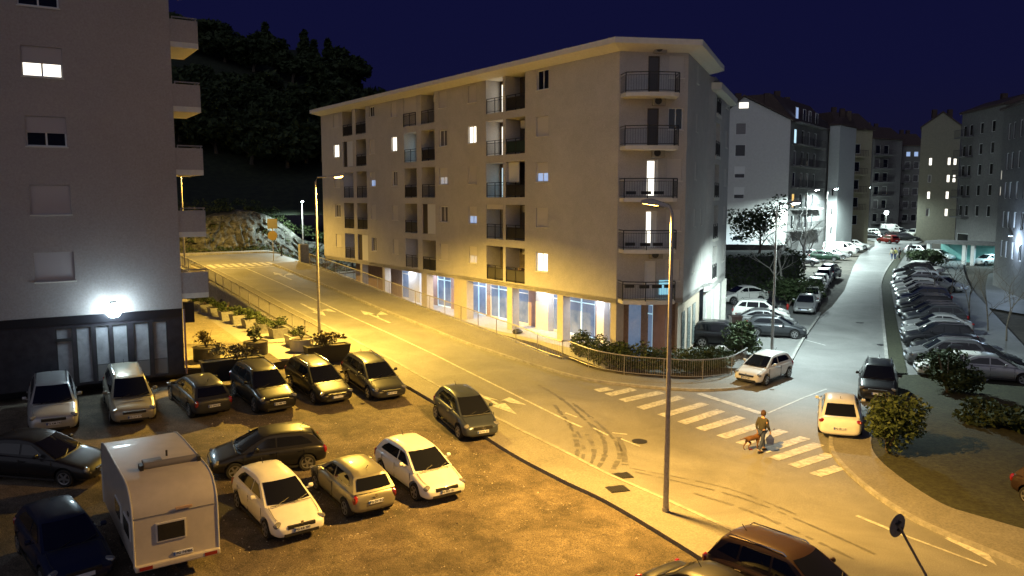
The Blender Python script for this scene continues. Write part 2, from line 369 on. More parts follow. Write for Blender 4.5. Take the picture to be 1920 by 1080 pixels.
# zebra in the junction: a row of stripes from the corner to the island
Z0 = Vector(AT(1115,731)); Z1 = Vector(AT(1572,884)); zn = 11
ZS = Vector(AT(1487,872)); ZE = Vector(AT(1553,838)); zdir = (ZE-ZS).normalized(); zl = (ZE-ZS).length
zl_list = [(1107,733,1165,727),(1133,741,1212,729),(1160,753,1265,738),(1186,762,1280,742),(1222,772,1325,752),(1255,784,1333,763),(1285,797,1368,772),(1330,806,1410,782),(1338,822,1466,790),(1400,833,1468,809),(1410,846,1511,820),(1446,861,1533,832),(1487,874,1557,853),(1530,892,1574,877)]
zl_list = [(1118,733,1145,729),(1140,741,1188,730),(1166,752,1240,736),(1200,766,1278,745),(1240,780,1322,757),(1278,794,1352,770),(1312,806,1390,782),(1352,820,1432,795),(1388,833,1470,808),(1428,847,1510,821),(1450,861,1536,833),(1487,875,1558,852),(1528,891,1575,877)]
for (a, b, c, d) in zl_list:
    A = Vector(AT(a, b)); B = Vector(AT(c, d)); w = (Z1-Z0).normalized()*.26
    mark([A-w, A+w, B+w, B-w], name='zebra_stripe')
line(AT(1310,738), AT(1428,776), .38)
line(AT(1440,775), AT(1550,730), .11); line(AT(1500,635), AT(1548,648), .1)
line(AT(1606,968), AT(1700,1006), .16); line(AT(1700,1006), AT(1850,1062), .1)
line(AT(1735,985), AT(1880,1040), .1)
mark([AT(1770,1010), AT(1800,1004), AT(1850,1035), AT(1870,1062), AT(1830,1040)])
# skid marks curving across the junction
def skid(pts, w, seed, dens=.8):
    r = random.Random(seed); P = resample([tuple(p) for p in smoothp([AT(*p) for p in pts], 2)], .28); mb = MB()
    for i in range(len(P)-1):
        if r.random() > dens**.45: continue
        a, b = P[i], P[i+1]; d = (b-a).normalized(); n = Vector((-d.y, d.x))*w/2*r.uniform(.5, 1.2); b = b+d*.02
        mb.add([Z(*(a+n), .008), Z(*(a-n), .008), Z(*(b-n), .008), Z(*(b+n), .008)], [(0,1,2,3)])
    struct(mb.build('tyre_mark', TYREM))
skid([(1010,722),(1060,752),(1100,790),(1130,815),(1138,850),(1120,880)], .22, 1, .95)
skid([(1066,750),(1112,785),(1150,820),(1166,850),(1150,880)], .2, 2, .8)
skid([(1040,760),(1072,800),(1085,840),(1078,868)], .2, 3, .55)
skid([(1065,790),(1092,822),(1096,850),(1088,872)], .16, 4, .45)
skid([(1100,815),(1115,840),(1112,865),(1100,878)], .2, 5, .6)
skid([(1160,820),(1170,845),(1172,872)], .26, 6, .6)
skid([(1190,885),(1280,905),(1400,935),(1520,985),(1640,1040)], .12, 8, .8)
skid([(1180,878),(1260,893),(1380,918),(1500,968)], .1, 9, .6)
skid([(1300,925),(1400,955),(1500,1000),(1600,1050)], .16, 10, .7)
def cover(u, v, name, label, cat, rx, ry, ang, round_=False, group=None):
    p = at(u, v); mb = MB()
    if round_:
        mb.lathe([(rx, 0), (rx, .02)], (0,0,0), 20); mb.lathe([(rx*.8, .02), (rx*.8, .026)], (0,0,0), 20)
    else:
        M = Matrix.Rotation(ang, 4, 'Z'); mb.box(-rx, rx, -ry, ry, 0, .02, M)
        for k in range(7): mb.box(-rx*.85+k*rx*.26, -rx*.85+k*rx*.26+rx*.12, -ry*.85, ry*.85, .02, .035, M)
    off = G(p.x, p.y)+(.0 if round_ else .004)
    o = mb.build(name, BLKM); o.location = (p.x, p.y, off); tag(o, label, cat, group)
cover(1166,893,'drain_grate','dark square drain grate in the road beside the left pavement','drain grate',.36,.3,.3)
cover(1158,923,'drain_grate','square drain grate let into the left pavement below the road grate','drain grate',.36,.3,.3)
bpy.data.objects['drain_grate.001'].location.z += .11
cover(1199,828,'manhole_cover','round manhole cover in the yellow lit junction near the zebra','manhole cover',.33,.33,0,True)
cover(1656,647,'manhole_cover','dark round manhole cover at the right street kerb','manhole cover',.38,.38,0,True)
cover(1612,605,'manhole_cover','small manhole cover in the middle of the grey street','manhole cover',.3,.3,0,True)

# ---------------------------------------------------------------- cars
def from_eval(me, mods):
    o = bpy.data.objects.new('tmp', me); col.objects.link(o); extra = []
    for k, a in mods:
        m = o.modifiers.new(k, k)
        for n, v in a.items():
            setattr(m, n, v)
            if n == 'object': extra.append(v)
    dg = bpy.context.evaluated_depsgraph_get(); dg.update()
    r = bpy.data.meshes.new_from_object(o.evaluated_get(dg))
    bpy.data.objects.remove(o)
    for e in extra: bpy.data.objects.remove(e)
    return r
def interp(d, L): return itp(d, L)
TYPES = {
 # L W H wheelbase front-overhang  cowl roof-front roof-rear glass-foot (distances from the nose)  znose zcowl zbelt ztail deck
 'hatch':  dict(L=4.2, W=1.78, H=1.46, wb=2.6, fo=.82, cw=1.02, rf=1.95, rr=3.55, gt=4.02, zn=.74, zc=.96, zb=.99, zt=.97),
 'small':  dict(L=4.0, W=1.70, H=1.48, wb=2.56, fo=.78, cw=.92, rf=1.85, rr=3.45, gt=3.86, zn=.76, zc=.97, zb=.99, zt=.97),
 'mono':   dict(L=3.85, W=1.76, H=1.58, wb=2.57, fo=.72, cw=.74, rf=1.72, rr=3.3, gt=3.72, zn=.80, zc=1.0, zb=1.04, zt=1.04),
 'sedan':  dict(L=4.6, W=1.8, H=1.45, wb=2.7, fo=.88, cw=1.2, rf=2.15, rr=3.3, gt=4.1, zn=.72, zc=.95, zb=.97, zt=1.0, deck=1),
 'fast':   dict(L=4.8, W=1.86, H=1.48, wb=2.74, fo=.93, cw=1.25, rf=2.2, rr=3.45, gt=4.45, zn=.72, zc=.95, zb=.99, zt=1.05, deck=1),
 'wagon':  dict(L=4.6, W=1.8, H=1.5, wb=2.65, fo=.88, cw=1.15, rf=2.1, rr=4.05, gt=4.45, zn=.74, zc=.96, zb=.99, zt=.98, rails=1),
 'suv':    dict(L=4.45, W=1.85, H=1.67, wb=2.65, fo=.86, cw=1.08, rf=1.95, rr=3.8, gt=4.25, zn=.9, zc=1.1, zb=1.12, zt=1.1, rails=1, wr=.35),
 'minivan':dict(L=4.6, W=1.82, H=1.72, wb=2.75, fo=.85, cw=.9, rf=1.85, rr=4.1, gt=4.45, zn=.84, zc=1.08, zb=1.1, zt=1.08, rails=1),
 'coupesuv':dict(L=4.55, W=1.82, H=1.58, wb=2.72, fo=.9, cw=1.15, rf=2.1, rr=3.2, gt=4.3, zn=.86, zc=1.06, zb=1.08, zt=1.14, wr=.35),
 'van':    dict(L=4.9, W=1.92, H=1.95, wb=3.1, fo=.9, cw=.9, rf=1.7, rr=4.7, gt=4.86, zn=.95, zc=1.2, zb=1.2, zt=1.2),
}
def car_proto(kind, three=False, trim=PLASTIC):
    s = TYPES[kind]; L, W, H = s['L'], s['W'], s['H']; hx = L/2; wr = s.get('wr', .315)
    topz = [(0,.52),(.05,s['zn']-.16),(.22,s['zn']-.04),(.5,s['zn']+.03),(s['cw'],s['zc']-.02),(s['cw']+.5,s['zb']),(L-.7,s['zb']),(L-.25,s['zt']),(L-.06,s['zt']-.1),(L,s['zt']-.3)]
    wid = [(0,.70),(.05,.82),(.22,.93),(.5,.98),(1.2,1),(L-1,1),(L-.5,.975),(L-.2,.93),(L-.05,.86),(L,.78)]
    bot = [(0,.34),(.06,.24),(.4,.19),(L-.5,.2),(L-.06,.28),(L,.38)]
    ds = [0,.05,.13,.25,.45,.7,s['cw']-.02,s['cw']+.35,L*.5,L-1.2,L-.7,L-.42,L-.2,L-.07,L]
    vs = []; fs = []
    for d in ds:
        w = interp(d, wid)*W/2; zt = interp(d, topz); zb = interp(d, bot); h = zt-zb
        half = [(0,zb),(.82*w,zb),(.965*w,zb+.16*h),(w,zb+.42*h),(w*.995,zb+.66*h),(w*.955,zt-.10*h),(w*.83,zt),(w*.4,zt+.022),(0,zt+.03)]
        ring = half+[(-y, z) for y, z in half[-2:0:-1]]
        vs += [(hx-d, y, z) for y, z in ring]
    n = 16
    fs = [(i*n+k, i*n+(k+1)%n, (i+1)*n+(k+1)%n, (i+1)*n+k) for i in range(len(ds)-1) for k in range(n)]
    fs += [tuple(range(n)), tuple((len(ds)-1)*n+k for k in range(n-1,-1,-1))]
    me = bpy.data.meshes.new('b'); me.from_pydata(vs, [], fs)
    bm = bmesh.new(); bm.from_mesh(me); bmesh.ops.recalc_face_normals(bm, faces=bm.faces); bm.to_mesh(me); bm.free()
    ax = [hx-s['fo'], hx-s['fo']-s['wb']]
    cut = MB()
    for x in ax:
        for sy in (-1, 1):
            c = (x, sy*(W/2-.05), wr+.01); cut.lathe([(wr+.065, -.24), (wr+.065, .24)], c, 24, 'Y')
    cm = bpy.data.meshes.new('c'); cm.from_pydata(cut.v, [], cut.f)
    bm = bmesh.new(); bm.from_mesh(cm); bmesh.ops.recalc_face_normals(bm, faces=bm.faces); bm.to_mesh(cm); bm.free()
    co = bpy.data.objects.new('c', cm); col.objects.link(co)
    me = from_eval(me, [('SUBSURF', dict(levels=1, render_levels=1)), ('BOOLEAN', dict(operation='DIFFERENCE', object=co, solver='EXACT'))])
    # greenhouse
    zg = s['zc']-.06; zr = H; yb = W/2*.885; yr = W/2*.66; k = (yb-yr)/(zr-zg)
    hw = lambda z: yb-(z-zg)*k
    G0 = (hx-s['cw'], zg+.02); G1 = (hx-s['rf'], zr-.05); G3 = (hx-s['rr'], zr-.05); G4 = (hx-s['gt'], s['zt']-.04)
    prof = [G0, (G1[0]*.75+G0[0]*.25, G1[1]*.76+G0[1]*.24+.01), G1, (G1[0]-.25, zr-.01), ((G1[0]*.6+G3[0]*.4), zr+.01), (G3[0]+.25, zr-.01), G3, (G3[0]*.7+G4[0]*.3, G3[1]*.7+G4[1]*.3+.03), G4]
    if kind in ('fast','sedan','coupesuv'): prof[6] = (G3[0], zr-.06); prof[7] = ((G3[0]+G4[0])/2, (G3[1]+G4[1])/2-.005)
    if kind in ('hatch','small','wagon','suv','minivan','mono'):       # roof spoiler lip
        prof[6] = (G3[0]-.08, zr-.09)
    gf = [-1,-.94,-.5,0,.5,.94,1]; g = MB(); vv = []
    for i, (x, z) in enumerate(prof):
        for f in gf:
            bul = (.13 if i <= 2 else (-.06 if i >= 6 else 0))*(1-f*f)
            vv.append((x+bul, f*hw(z), z+(.025*(1-f*f) if 2 <= i <= 6 else 0)-(.025 if abs(f) == 1 and 1 < i < 7 else 0)))
    m = len(gf)
    g.add(vv, [(i*m+j, i*m+j+1, (i+1)*m+j+1, (i+1)*m+j) for i in range(len(prof)-1) for j in range(m-1)] + [tuple(i*m for i in range(len(prof))), tuple(i*m+m-1 for i in range(len(prof)))[::-1], tuple(range(m))[::-1], tuple((len(prof)-1)*m+j for j in range(m))])
    gm = bpy.data.meshes.new('g'); gm.from_pydata(g.v, [], g.f)
    bm = bmesh.new(); bm.from_mesh(gm); bmesh.ops.recalc_face_normals(bm, faces=bm.faces)
    bm.from_mesh(me); bm.to_mesh(me); bm.free()
    for p in me.polygons: p.use_smooth = True
    me.set_sharp_from_angle(angle=R(42))
    me.materials.clear(); me.materials.append(P_WHITE)
    root = thing('parked_car', 'car', 'car')
    body = bpy.data.objects.new('body', me); col.objects.link(body); body.parent = root; ORG[body] = Vector((0,0,0))
    def pt(a, b, t): return (a[0]+(b[0]-a[0])*t, a[1]+(b[1]-a[1])*t)
    # panes
    def pane(name, A, B, t0, t1, sx, bul, wid=.90):
        mb = MB(); N = 4; Mf = [-1,-.66,-.33,0,.33,.66,1]; v = []
        for i in range(N+1):
            x, z = pt(A, B, t0+(t1-t0)*i/N)
            for f in Mf:
                ff = f*wid; v.append((x+bul*(1-ff*ff)+sx*.016, ff*hw(z), z+.012+(.02*(t0+(t1-t0)*i/N)*(1-ff*ff))))
        w_ = len(Mf); mb.add(v, [(i*w_+j, i*w_+j+1, (i+1)*w_+j+1, (i+1)*w_+j) for i in range(N) for j in range(w_-1)])
        return mb.build(name, CARG, root, smooth=True)
    if kind != 'van': pane('rear_window', (G4[0],G4[1]), prof[6], .16 if not s.get('deck') else .08, .86, -1, -.06, .84)
    pane('windshield', G0, G1, .07, .95, 1, .13, .9)
    z0 = s['zb']+.035; z1 = zr-.13
    def xa(z): t = (z-G0[1])/(G1[1]-G0[1]); return pt(G0, G1, t)[0]
    def xr(z): t = (z-G4[1])/(G3[1]-G4[1]); return pt(G4, G3, t)[0]
    xB = hx-s['cw']-1.3 if kind != 'mono' else hx-s['cw']-1.25
    xC = xr(z0)+.18 if kind not in ('wagon','suv','minivan') else xr(z0)+.2
    if kind == 'van': xB = hx-1.95
    for sy in (-1, 1):
        def side(P, nm='side_window'):
            v = [(x, sy*(hw(z)+.007), z) for x, z in P]; f = tuple(range(len(v))); 
            return MB().add(v+[(x, y+sy*.004, z) for x, y, z in v], [tuple(i+len(v) for i in f)]+[(i,(i+1)%len(v),len(v)+(i+1)%len(v),len(v)+i) for i in range(len(v))]).build(nm, CARG, root)
        ym = (z0+z1)/2
        side([(xa(z0)-.26,z0),(xa(ym)-.19,ym),(xa(z1)-.16,z1),(xB+.035,z1+.02),(xB+.035,z0)])
        if kind == 'van': continue
        if three: side([(xB-.05,z0+.02),(xB-.05,z1+.02),(xr(z1)+.45,z1),(xr(z1)+.25,z1-.06),(xr(z0)+.32,z0+.07),(xr(z0)+.42,z0+.02)])
        elif kind in ('wagon','minivan','suv'):
            xd = hx-s['cw']-2.2
            side([(xB-.035,z0),(xB-.035,z1+.02),(xd+.03,z1+.02),(xd-.02,z0+.01)])
            side([(xd-.09,z0+.02),(xd-.04,z1+.015),(xr(z1)+.2,z1-.02),(xr(z0)+.2,z0+.08)])
        else:
            side([(xB-.035,z0),(xB-.035,z1+.02),(min(xB-.5,xr(z1)+.42),z1),(xr(ym)+.3,ym+.02),(xC+.12,z0+.03),(xC+.25,z0+.01)])
    # lamps, grille, plates, seams
    zn = s['zn']
    for sy in (-1, 1):
        M = Matrix.Translation((hx-.255, sy*W/2*.715, zn-.12)) @ Matrix.Rotation(-sy*R(34), 4, 'Z') @ Matrix.Rotation(R(14), 4, 'Y')
        bmx = MB(); bmx.lathe([(.02,-.5),(.7,-.42),(1,0),(.7,.42),(.02,.5)], (0,0,0), 14)
        v = [M @ Vector((x*.12, z*.44, y*.085)) for x, y, z in bmx.v]
        MB().add(v, bmx.f).build('headlight', HEADL, root, smooth=True)
        hh = .34 if kind in ('wagon','suv','minivan','van','hatch','small','mono') and not s.get('deck') else .17
        M = Matrix.Translation((-hx+.115, sy*W/2*.80, s['zt']-.06-hh*.5)) @ Matrix.Rotation(sy*R(33), 4, 'Z')
        v = [M @ Vector((x*.09, z*.27 if hh < .2 else z*.2, y*hh*.5)) for x, y, z in bmx.v]
        MB().add(v, bmx.f).build('tail_light', TAILL, root, smooth=True)
        mm = MB(); mx = xa(z0)-.38
        bm2 = MB(); bm2.lathe([(.3,-.5),(.9,-.4),(1,0),(.9,.35),(.4,.5)], (0,0,0), 10)
        v = [(mx+x*.07, sy*(W/2+.075)+z*.17, z0+.06+y*.075) for x, y, z in bm2.v]; mm.add(v, bm2.f)
        mm.bx((mx+.01, sy*(W/2-.03), z0+.01), .06, .1, .04); mm.build('mirror', P_WHITE, root, smooth=True)
    MB().box(hx-.1, hx+.002, -.44, .44, zn-.24, zn-.13).build('grille', trim, root, bevel=.015)
    MB().box(hx-.09, hx-.005, -.56, .56, .27, .38).build('air_intake', PLASTIC, root, bevel=.02)
    for sx, nm in ((1,'front_plate'), (-1,'rear_plate')):
        x = sx*(hx+.006); zp = .46 if sx > 0 else (.62 if not s.get('deck') else .60)
        if kind in ('suv','van','coupesuv'): zp += .1
        p = MB().box(x-.014, x+.01, -.26, .26, zp-.056, zp+.056).build(nm, PLATEM, root)
        MB().box(x-.0145 if sx < 0 else x+.008, x+.011 if sx > 0 else x-.013, -.26*sx if False else (-.262 if sx > 0 else .21), (-.21 if sx > 0 else .262), zp-.054, zp+.054).build('blue_band', PLATEB, p)
    sm = MB(); zs0, zs1 = .33, s['zb']-.03
    for sy in (-1, 1):
        for x in ([hx-s['cw']-.12, xB, xB-1.0] if not three else [hx-s['cw']-.12, xB-.1]):
            sm.box(x-.008, x+.008, sy*(W/2-.012)-.006, sy*(W/2-.012)+.012*sy+.006*sy if sy > 0 else sy*(W/2-.012)+.006, zs0, zs1-.06)
        sm.box(ax[1]+.35, ax[0]-.35, sy*W/2*.965-.01, sy*W/2*.965+.01, .2, .27)
    for sy in (-1, 1):
        sm.tube([(hx-d, sy*W/2*.80*(.93 if d < .4 else .98), interp(d, topz)+.012) for d in (.3,.5,.75,s['cw']-.08)], .008, 4)
    sm.tube([(hx-s['cw']+.14, f*W/2*.74, zg+.07) for f in (-1,-.5,0,.5,1)], .014, 4)
    for y0 in (-.52, .1): sm.tube([(hx-s['cw']+.17, y0, zg+.06),(hx-s['cw']-.06, y0+.52, zg+.15)], .010, 4)
    sm.build('trim', PLASTIC, root)
    for sy in (-1, 1):
        for x in ((xB+.16, xB-.84) if not three else (xB+.1,)):
            MB().bx((x, sy*(W/2+.004), s['zb']-.16), .17, .03, .03).build('door_handle', P_WHITE, root)
    if s.get('rails'):
        for sy in (-1, 1):
            zt_ = zr+.035; y = sy*(hw(zr)-.045)
            MB().tube([(G1[0]-.1,y,zr-.03),(G1[0]-.2,y,zt_),(G3[0]+.1,y,zt_),(G3[0],y,zr-.05)], .018, 6).build('roof_rail', CHROME, root, smooth=True)
    MB().tube([(G3[0]+.25,0,zr),(G3[0]+.1,0,zr+.16)], .012, 5).build('antenna', PLASTIC, root)
    t0 = MB().lathe([(wr*.60,-.10),(wr*.93,-.11),(wr,-.07),(wr,.07),(wr*.93,.11),(wr*.60,.10)], (0,0,0), 22, 'Y')
    for i, x in enumerate(ax):
        for sy in (-1, 1):
            w = thing('wheel', None, None); w.parent = root; w.location = (x, sy*(W/2-.125), wr); ORG[w] = Vector((0,0,0))
            MB().add(t0.v, t0.f).build('tyre', TYRE, w, smooth=True)
            r = MB(); 
            for j in range(5):
                a = j*2*math.pi/5+.3; M = Matrix.Rotation(a, 4, 'Y'); r.box(.03, wr*.66, sy*.085, sy*.112, -.035, .035, M)
            ring = MB(); nn = 20
            vs = [(rr_*math.cos(q*2*math.pi/nn), yy, rr_*math.sin(q*2*math.pi/nn)) for rr_, yy in ((wr*.6, sy*.108), (wr*.69, sy*.116), (wr*.69, sy*.09)) for q in range(nn)]
            r.add(vs, [(j*nn+q, j*nn+(q+1)%nn, (j+1)*nn+(q+1)%nn, (j+1)*nn+q) for j in range(2) for q in range(nn)])
            r.lathe([(.06, sy*.08), (.05, sy*.118)], (0,0,0), 10, 'Y'); r.build('rim', RIM, w)
    for o in list(root.children_recursive): o.hide_render = False
    return root
PROTO = {}
USED = set()
def plate_text(car, txt, end=1):
    p = [c for c in car.children if c.name.startswith('front_plate' if end > 0 else 'rear_plate')][0]
    cu = bpy.data.curves.new('t', 'FONT'); cu.body = txt; cu.size = .105; cu.align_x = 'CENTER'; cu.align_y = 'CENTER'; cu.extrude = .002; cu.offset = .0025
    t = bpy.data.objects.new('t', cu); col.objects.link(t); dg = bpy.context.evaluated_depsgraph_get(); dg.update()
    me = bpy.data.meshes.new_from_object(t.evaluated_get(dg)); bpy.data.objects.remove(t)
    xs = [v.co for v in p.data.vertices]; cx = sum(v.x for v in xs)/len(xs); cz = sum(v.z for v in xs)/len(xs)
    M = Matrix.Translation((cx+end*.014, end*.02, cz)) @ Matrix.Rotation(R(90)*end, 4, 'Z') @ Matrix.Rotation(R(90), 4, 'X')
    me.transform(M); me.materials.append(BLKM)
    o = bpy.data.objects.new('plate_number', me); col.objects.link(o); o.parent = p; return o
def place_car(kind, xy, head, pm, label, group=None, three=False, plate=None, end=1, name='parked_car', simple=False, lit=False):
    key = (kind, three)
    if key not in PROTO: PROTO[key] = car_proto(kind, three)
    pr = PROTO[key]
    if key in USED:
        c = pr.copy(); col.objects.link(c)
        for ch in list(pr.children):
            nm = ch.name.split('.')[0]
            if nm == 'plate_number' or (simple and nm in ('trim','door_handle','antenna','air_intake','grille')): continue
            k = ch.copy(); col.objects.link(k); k.parent = c
            for g_ in list(ch.children):
                if g_.name.startswith('plate_number') : continue
                q = g_.copy(); col.objects.link(q); q.parent = k
    else:
        c = pr; USED.add(key)
    c.name = name
    for ch in c.children:
        if ch.name.split('.')[0] in ('body','mirror','door_handle'): setpaint(ch, pm)
    h = Vector(head).normalized(); n = Vector((-h.y, h.x)); x, y = xy
    zf = G(x+h.x*1.3, y+h.y*1.3); zb = G(x-h.x*1.3, y-h.y*1.3); zl = G(x+n.x*.8, y+n.y*.8); zr = G(x-n.x*.8, y-n.y*.8)
    X = Vector((h.x, h.y, (zf-zb)/2.6)).normalized(); Yv = Vector((n.x, n.y, (zl-zr)/1.6)).normalized(); Zv = X.cross(Yv).normalized(); Yv = Zv.cross(X)
    M = Matrix((X, Yv, Zv)).transposed().to_4x4(); M.translation = Vector((x, y, (zf+zb+zl+zr)/4+.015+LIFT[0]))
    c.matrix_world = M; tag(c, label, 'van' if kind == 'van' else 'car', group)
    if plate: plate_text(c, plate, end)
    return c
LIFT = [0]
def HD(deg): a = R(deg); v = -SD; return Vector((v.x*math.cos(a)-v.y*math.sin(a), v.x*math.sin(a)+v.y*math.cos(a)))
def by_nose(kind, s, q, deg=0, rear=False):       # nose (or tail) on the ground at s, q -> centre of the car
    p = Vector(SQ(s, q)); h = HD(deg); L = TYPES[kind]['L']
    return tuple(p-h*L/2)
GA = 'cars parked nose to tail across the gravel lot, far row'; GB_ = 'cars parked across the gravel lot, near row'
LIFT[0] = -.03
place_car('suv', by_nose('suv', 36.2, 3.2), HD(-5), P_SILVER, 'pale silver suv with dark grille, first from the left in the far row', GA, plate='PG KM 842')
place_car('minivan', by_nose('minivan', 35.9, 6.1), HD(-4), P_BEIGE, 'tall beige suv with roof rails beside the pale silver suv', GA, plate='PG CV 318')
place_car('hatch', by_nose('hatch', 35.4, 8.9), HD(184), P_DGREY, 'dark grey hatchback backed outwards, its tail towards the lot', GA, plate='PG DN 471', end=-1)
place_car('suv', by_nose('suv', 34.6, 11.6), HD(2), P_BLACK, 'black suv with chrome window line before the long planter', GA, plate='PG HM 750')
place_car('wagon', by_nose('wagon', 34.6, 14.35), HD(2), P_BLACK, 'black estate car with slanted bar across its grille', GA)
place_car('wagon', by_nose('wagon', 34.0, 17.0), HD(-2), P_DGREY, 'dark grey estate car at the right end of the far row', GA, plate='PG AT 093')
place_car('mono', by_nose('mono', 27.7, 18.3), HD(-8), P_BLUEG, 'blue grey compact car with star badge, parked alone half on the pavement', None, plate='PG FX 526')
place_car('hatch', by_nose('hatch', 23.0, 8.25), HD(2), P_WHITE, 'white hatchback with wide dark windshield beside the caravan', GB_, plate='PG KB 200')
place_car('small', by_nose('small', 23.3, 10.95), HD(180), paint('grey_gold', (.24,.225,.17), .5), 'beige hatchback with tail to the camera between two white cars', GB_, plate='PG DV 962', end=-1, three=True)
place_car('hatch', by_nose('hatch', 23.1, 13.55), HD(0), P_WHITE, 'white hatchback with dark twin grille, right end of the near row', GB_, plate='PG RO 651')
place_car('hatch', (-9.3, 29.5), (-.88,-.42), P_BLACK, 'black hatchback standing crosswise between the two rows', None)
place_car('fast', (-17.0, 27.9), (1,-.06), P_BLACK, 'black saloon parked sideways at the left edge behind the caravan', None)
place_car('hatch', (-12.9, 22.0), HD(8), P_NAVY, 'dark navy hatchback in deep shade left of the caravan', None)
place_car('suv', AT(1480,1140), (.66,-.75), P_MAROON, 'maroon suv with silver roof rails at the bottom of the picture', None)
place_car('sedan', AT(1358,1190), (.6,-.8), P_BLACK, 'black car of which only the roof shows beside the maroon suv', None)
place_car('hatch', AT(2028,965), (.35,-.93), P_MAROON, 'dark red hatchback cut off by the right edge of the picture', None)
LIFT[0] = 0
place_car('small', AT(1432,712), (-.72,-.70), P_WHITE, 'white three door hatchback parked at the street corner on the kerb', None, three=True, plate='PG CF 407')
place_car('fast', AT(1574,797), (.37,.93), P_WHITE, 'white fastback saloon seen from behind, half on the island pavement', None, plate='PG SB 115', end=-1)
place_car('suv', AT(1645,740), (-.42,-.9), P_BLACK, 'black suv facing the camera behind the white fastback', None)

# ---------------------------------------------------------------- caravan
def caravan():
    L, W, H = 6.0, 2.2, 2.62
    org = Vector(AT(336,1082)); h = HD(-1)
    base = thing('caravan', 'white touring caravan with rounded roof edge parked left of the white hatchback', 'caravan')
    side = [(0,.42),(0,1.75),(-.05,2.0),(-.16,2.22),(-.36,2.42),(-.62,2.55),(-1.0,2.61),(-4.2,2.64),(-5.1,2.60),(-5.6,2.48),(-5.85,2.2),(-5.95,1.5),(-5.9,.42)]
    n = len(side); ws = [-W/2, W/2]
    vs = [(x, y, z) for y in ws for x, z in side]
    fs = [tuple(range(n)), tuple(range(2*n-1, n-1, -1))]+[(i, (i+1)%n, n+(i+1)%n, n+i) for i in range(n)]
    CW = mat('caravan_white', (.40,.365,.33), .45, (.46,.42,.38), 2, coat=.2)
    MB().add(vs, fs).build('body', CW, base, smooth=True)
    for y in ws:
        s_ = 1 if y > 0 else -1; mb = MB()
        mb.tube([(x, y+s_*.004, z) for x, z in side], .026, 6); mb.build('edge_trim', mat('caravan_trim', (.5,.49,.47), .4), base, smooth=True)
    MB().box(-.01, .012, -W/2+.02, W/2-.02, 1.80, 1.815).build('seam', mat('grey_seam', (.2,.2,.2), .6), base)
    w = MB().box(-.02, .03, -.55, .25, 1.02, 1.58).build('rear_window', mat('window_surround', (.5,.48,.46), .5), base, bevel=.02)
    MB().box(.0, .036, -.50, .20, 1.07, 1.53).build('pane', GLASSD, w)
    MB().box(0, .05, -.02, .42, 1.86, 1.93).build('top_marker_lamp', mat('lamp_cover', (.45,.3,.2), .4), base, bevel=.01)
    b = MB().box(-.25, .12, -W/2-.02, W/2+.02, .34, .50).build('bumper', CW, base, bevel=.04)
    for y in (-.85, .85): MB().box(.06, .13, y-.17, y+.17, .37, .47).build('tail_light', TAILL, b)
    p = MB().box(.0, .03, -.12, .40, .55, .66).build('rear_plate', PLATEM, base)
    MB().box(.0, .032, -.12, -.07, .552, .658).build('blue_band', PLATEB, p)
    cu = bpy.data.curves.new('t', 'FONT'); cu.body = 'PG 747BA'; cu.size = .1; cu.align_x = 'CENTER'; cu.align_y = 'CENTER'; cu.extrude = .002; cu.offset = .002
    t = bpy.data.objects.new('t', cu); col.objects.link(t); dg = bpy.context.evaluated_depsgraph_get(); dg.update()
    me = bpy.data.meshes.new_from_object(t.evaluated_get(dg)); bpy.data.objects.remove(t)
    me.transform(Matrix.Translation((.034, .165, .605)) @ Matrix.Rotation(R(90), 4, 'Z') @ Matrix.Rotation(R(90), 4, 'X')); me.materials.append(BLKM)
    o = bpy.data.objects.new('plate_number', me); col.objects.link(o); o.parent = p
    for x0 in (-1.55, -3.1):
        w = MB().box(x0, x0+1.05, -W/2-.03, -W/2+.02, 1.0, 1.55).build('side_window', mat('window_surround', (.5,.48,.46), .5), base, bevel=.02)
        MB().box(x0+.05, x0+1.0, -W/2-.036, -W/2, 1.05, 1.50).build('pane', GLASSD, w)
    MB().box(-.8, -.6, -W/2-.02, -W/2+.02, 1.7, 1.8).build('side_vent', PLASTIC, base)
    MB().box(-2.35, -2.0, -.45, .08, 2.6, 2.72).build('roof_hatch', mat('smoked_plastic', (.10,.085,.07), .4), base, bevel=.03)
    MB().tube([(-1.72,-.5,2.69),(-1.72,.95,2.69)], .11, 10).build('awning_roll', mat('awning_case', (.16,.15,.15), .5), base, smooth=True)
    for ya in (-.62, .95): MB().box(-1.86, -1.55, ya, ya+.1, 2.58, 2.76).build('awning_bracket', PLASTIC, base)
    MB().tube([(-2.6,.3,2.6),(-2.6,.3,2.8)], .03, 6).build('roof_vent', PLASTIC, base)
    MB().box(-6.7, -5.8, -.06, .06, .4, .5).box(-4.9, -.3, -.9, .9, .32, .42).build('chassis', BLKM, base)
    for y in (-.95, .95):
        MB().lathe([(.2,-.1),(.32,-.1),(.33,0),(.32,.1),(.2,.1)], (-2.9, y, .33), 18, 'Y').build('wheel', TYRE, base, smooth=True)
    z = G(org.x-h.x*2.6, org.y-h.y*2.6)
    base.matrix_world = Matrix.Translation((org.x, org.y, z-.03)) @ Matrix.Rotation(math.atan2(h.y, h.x), 4, 'Z')
caravan()

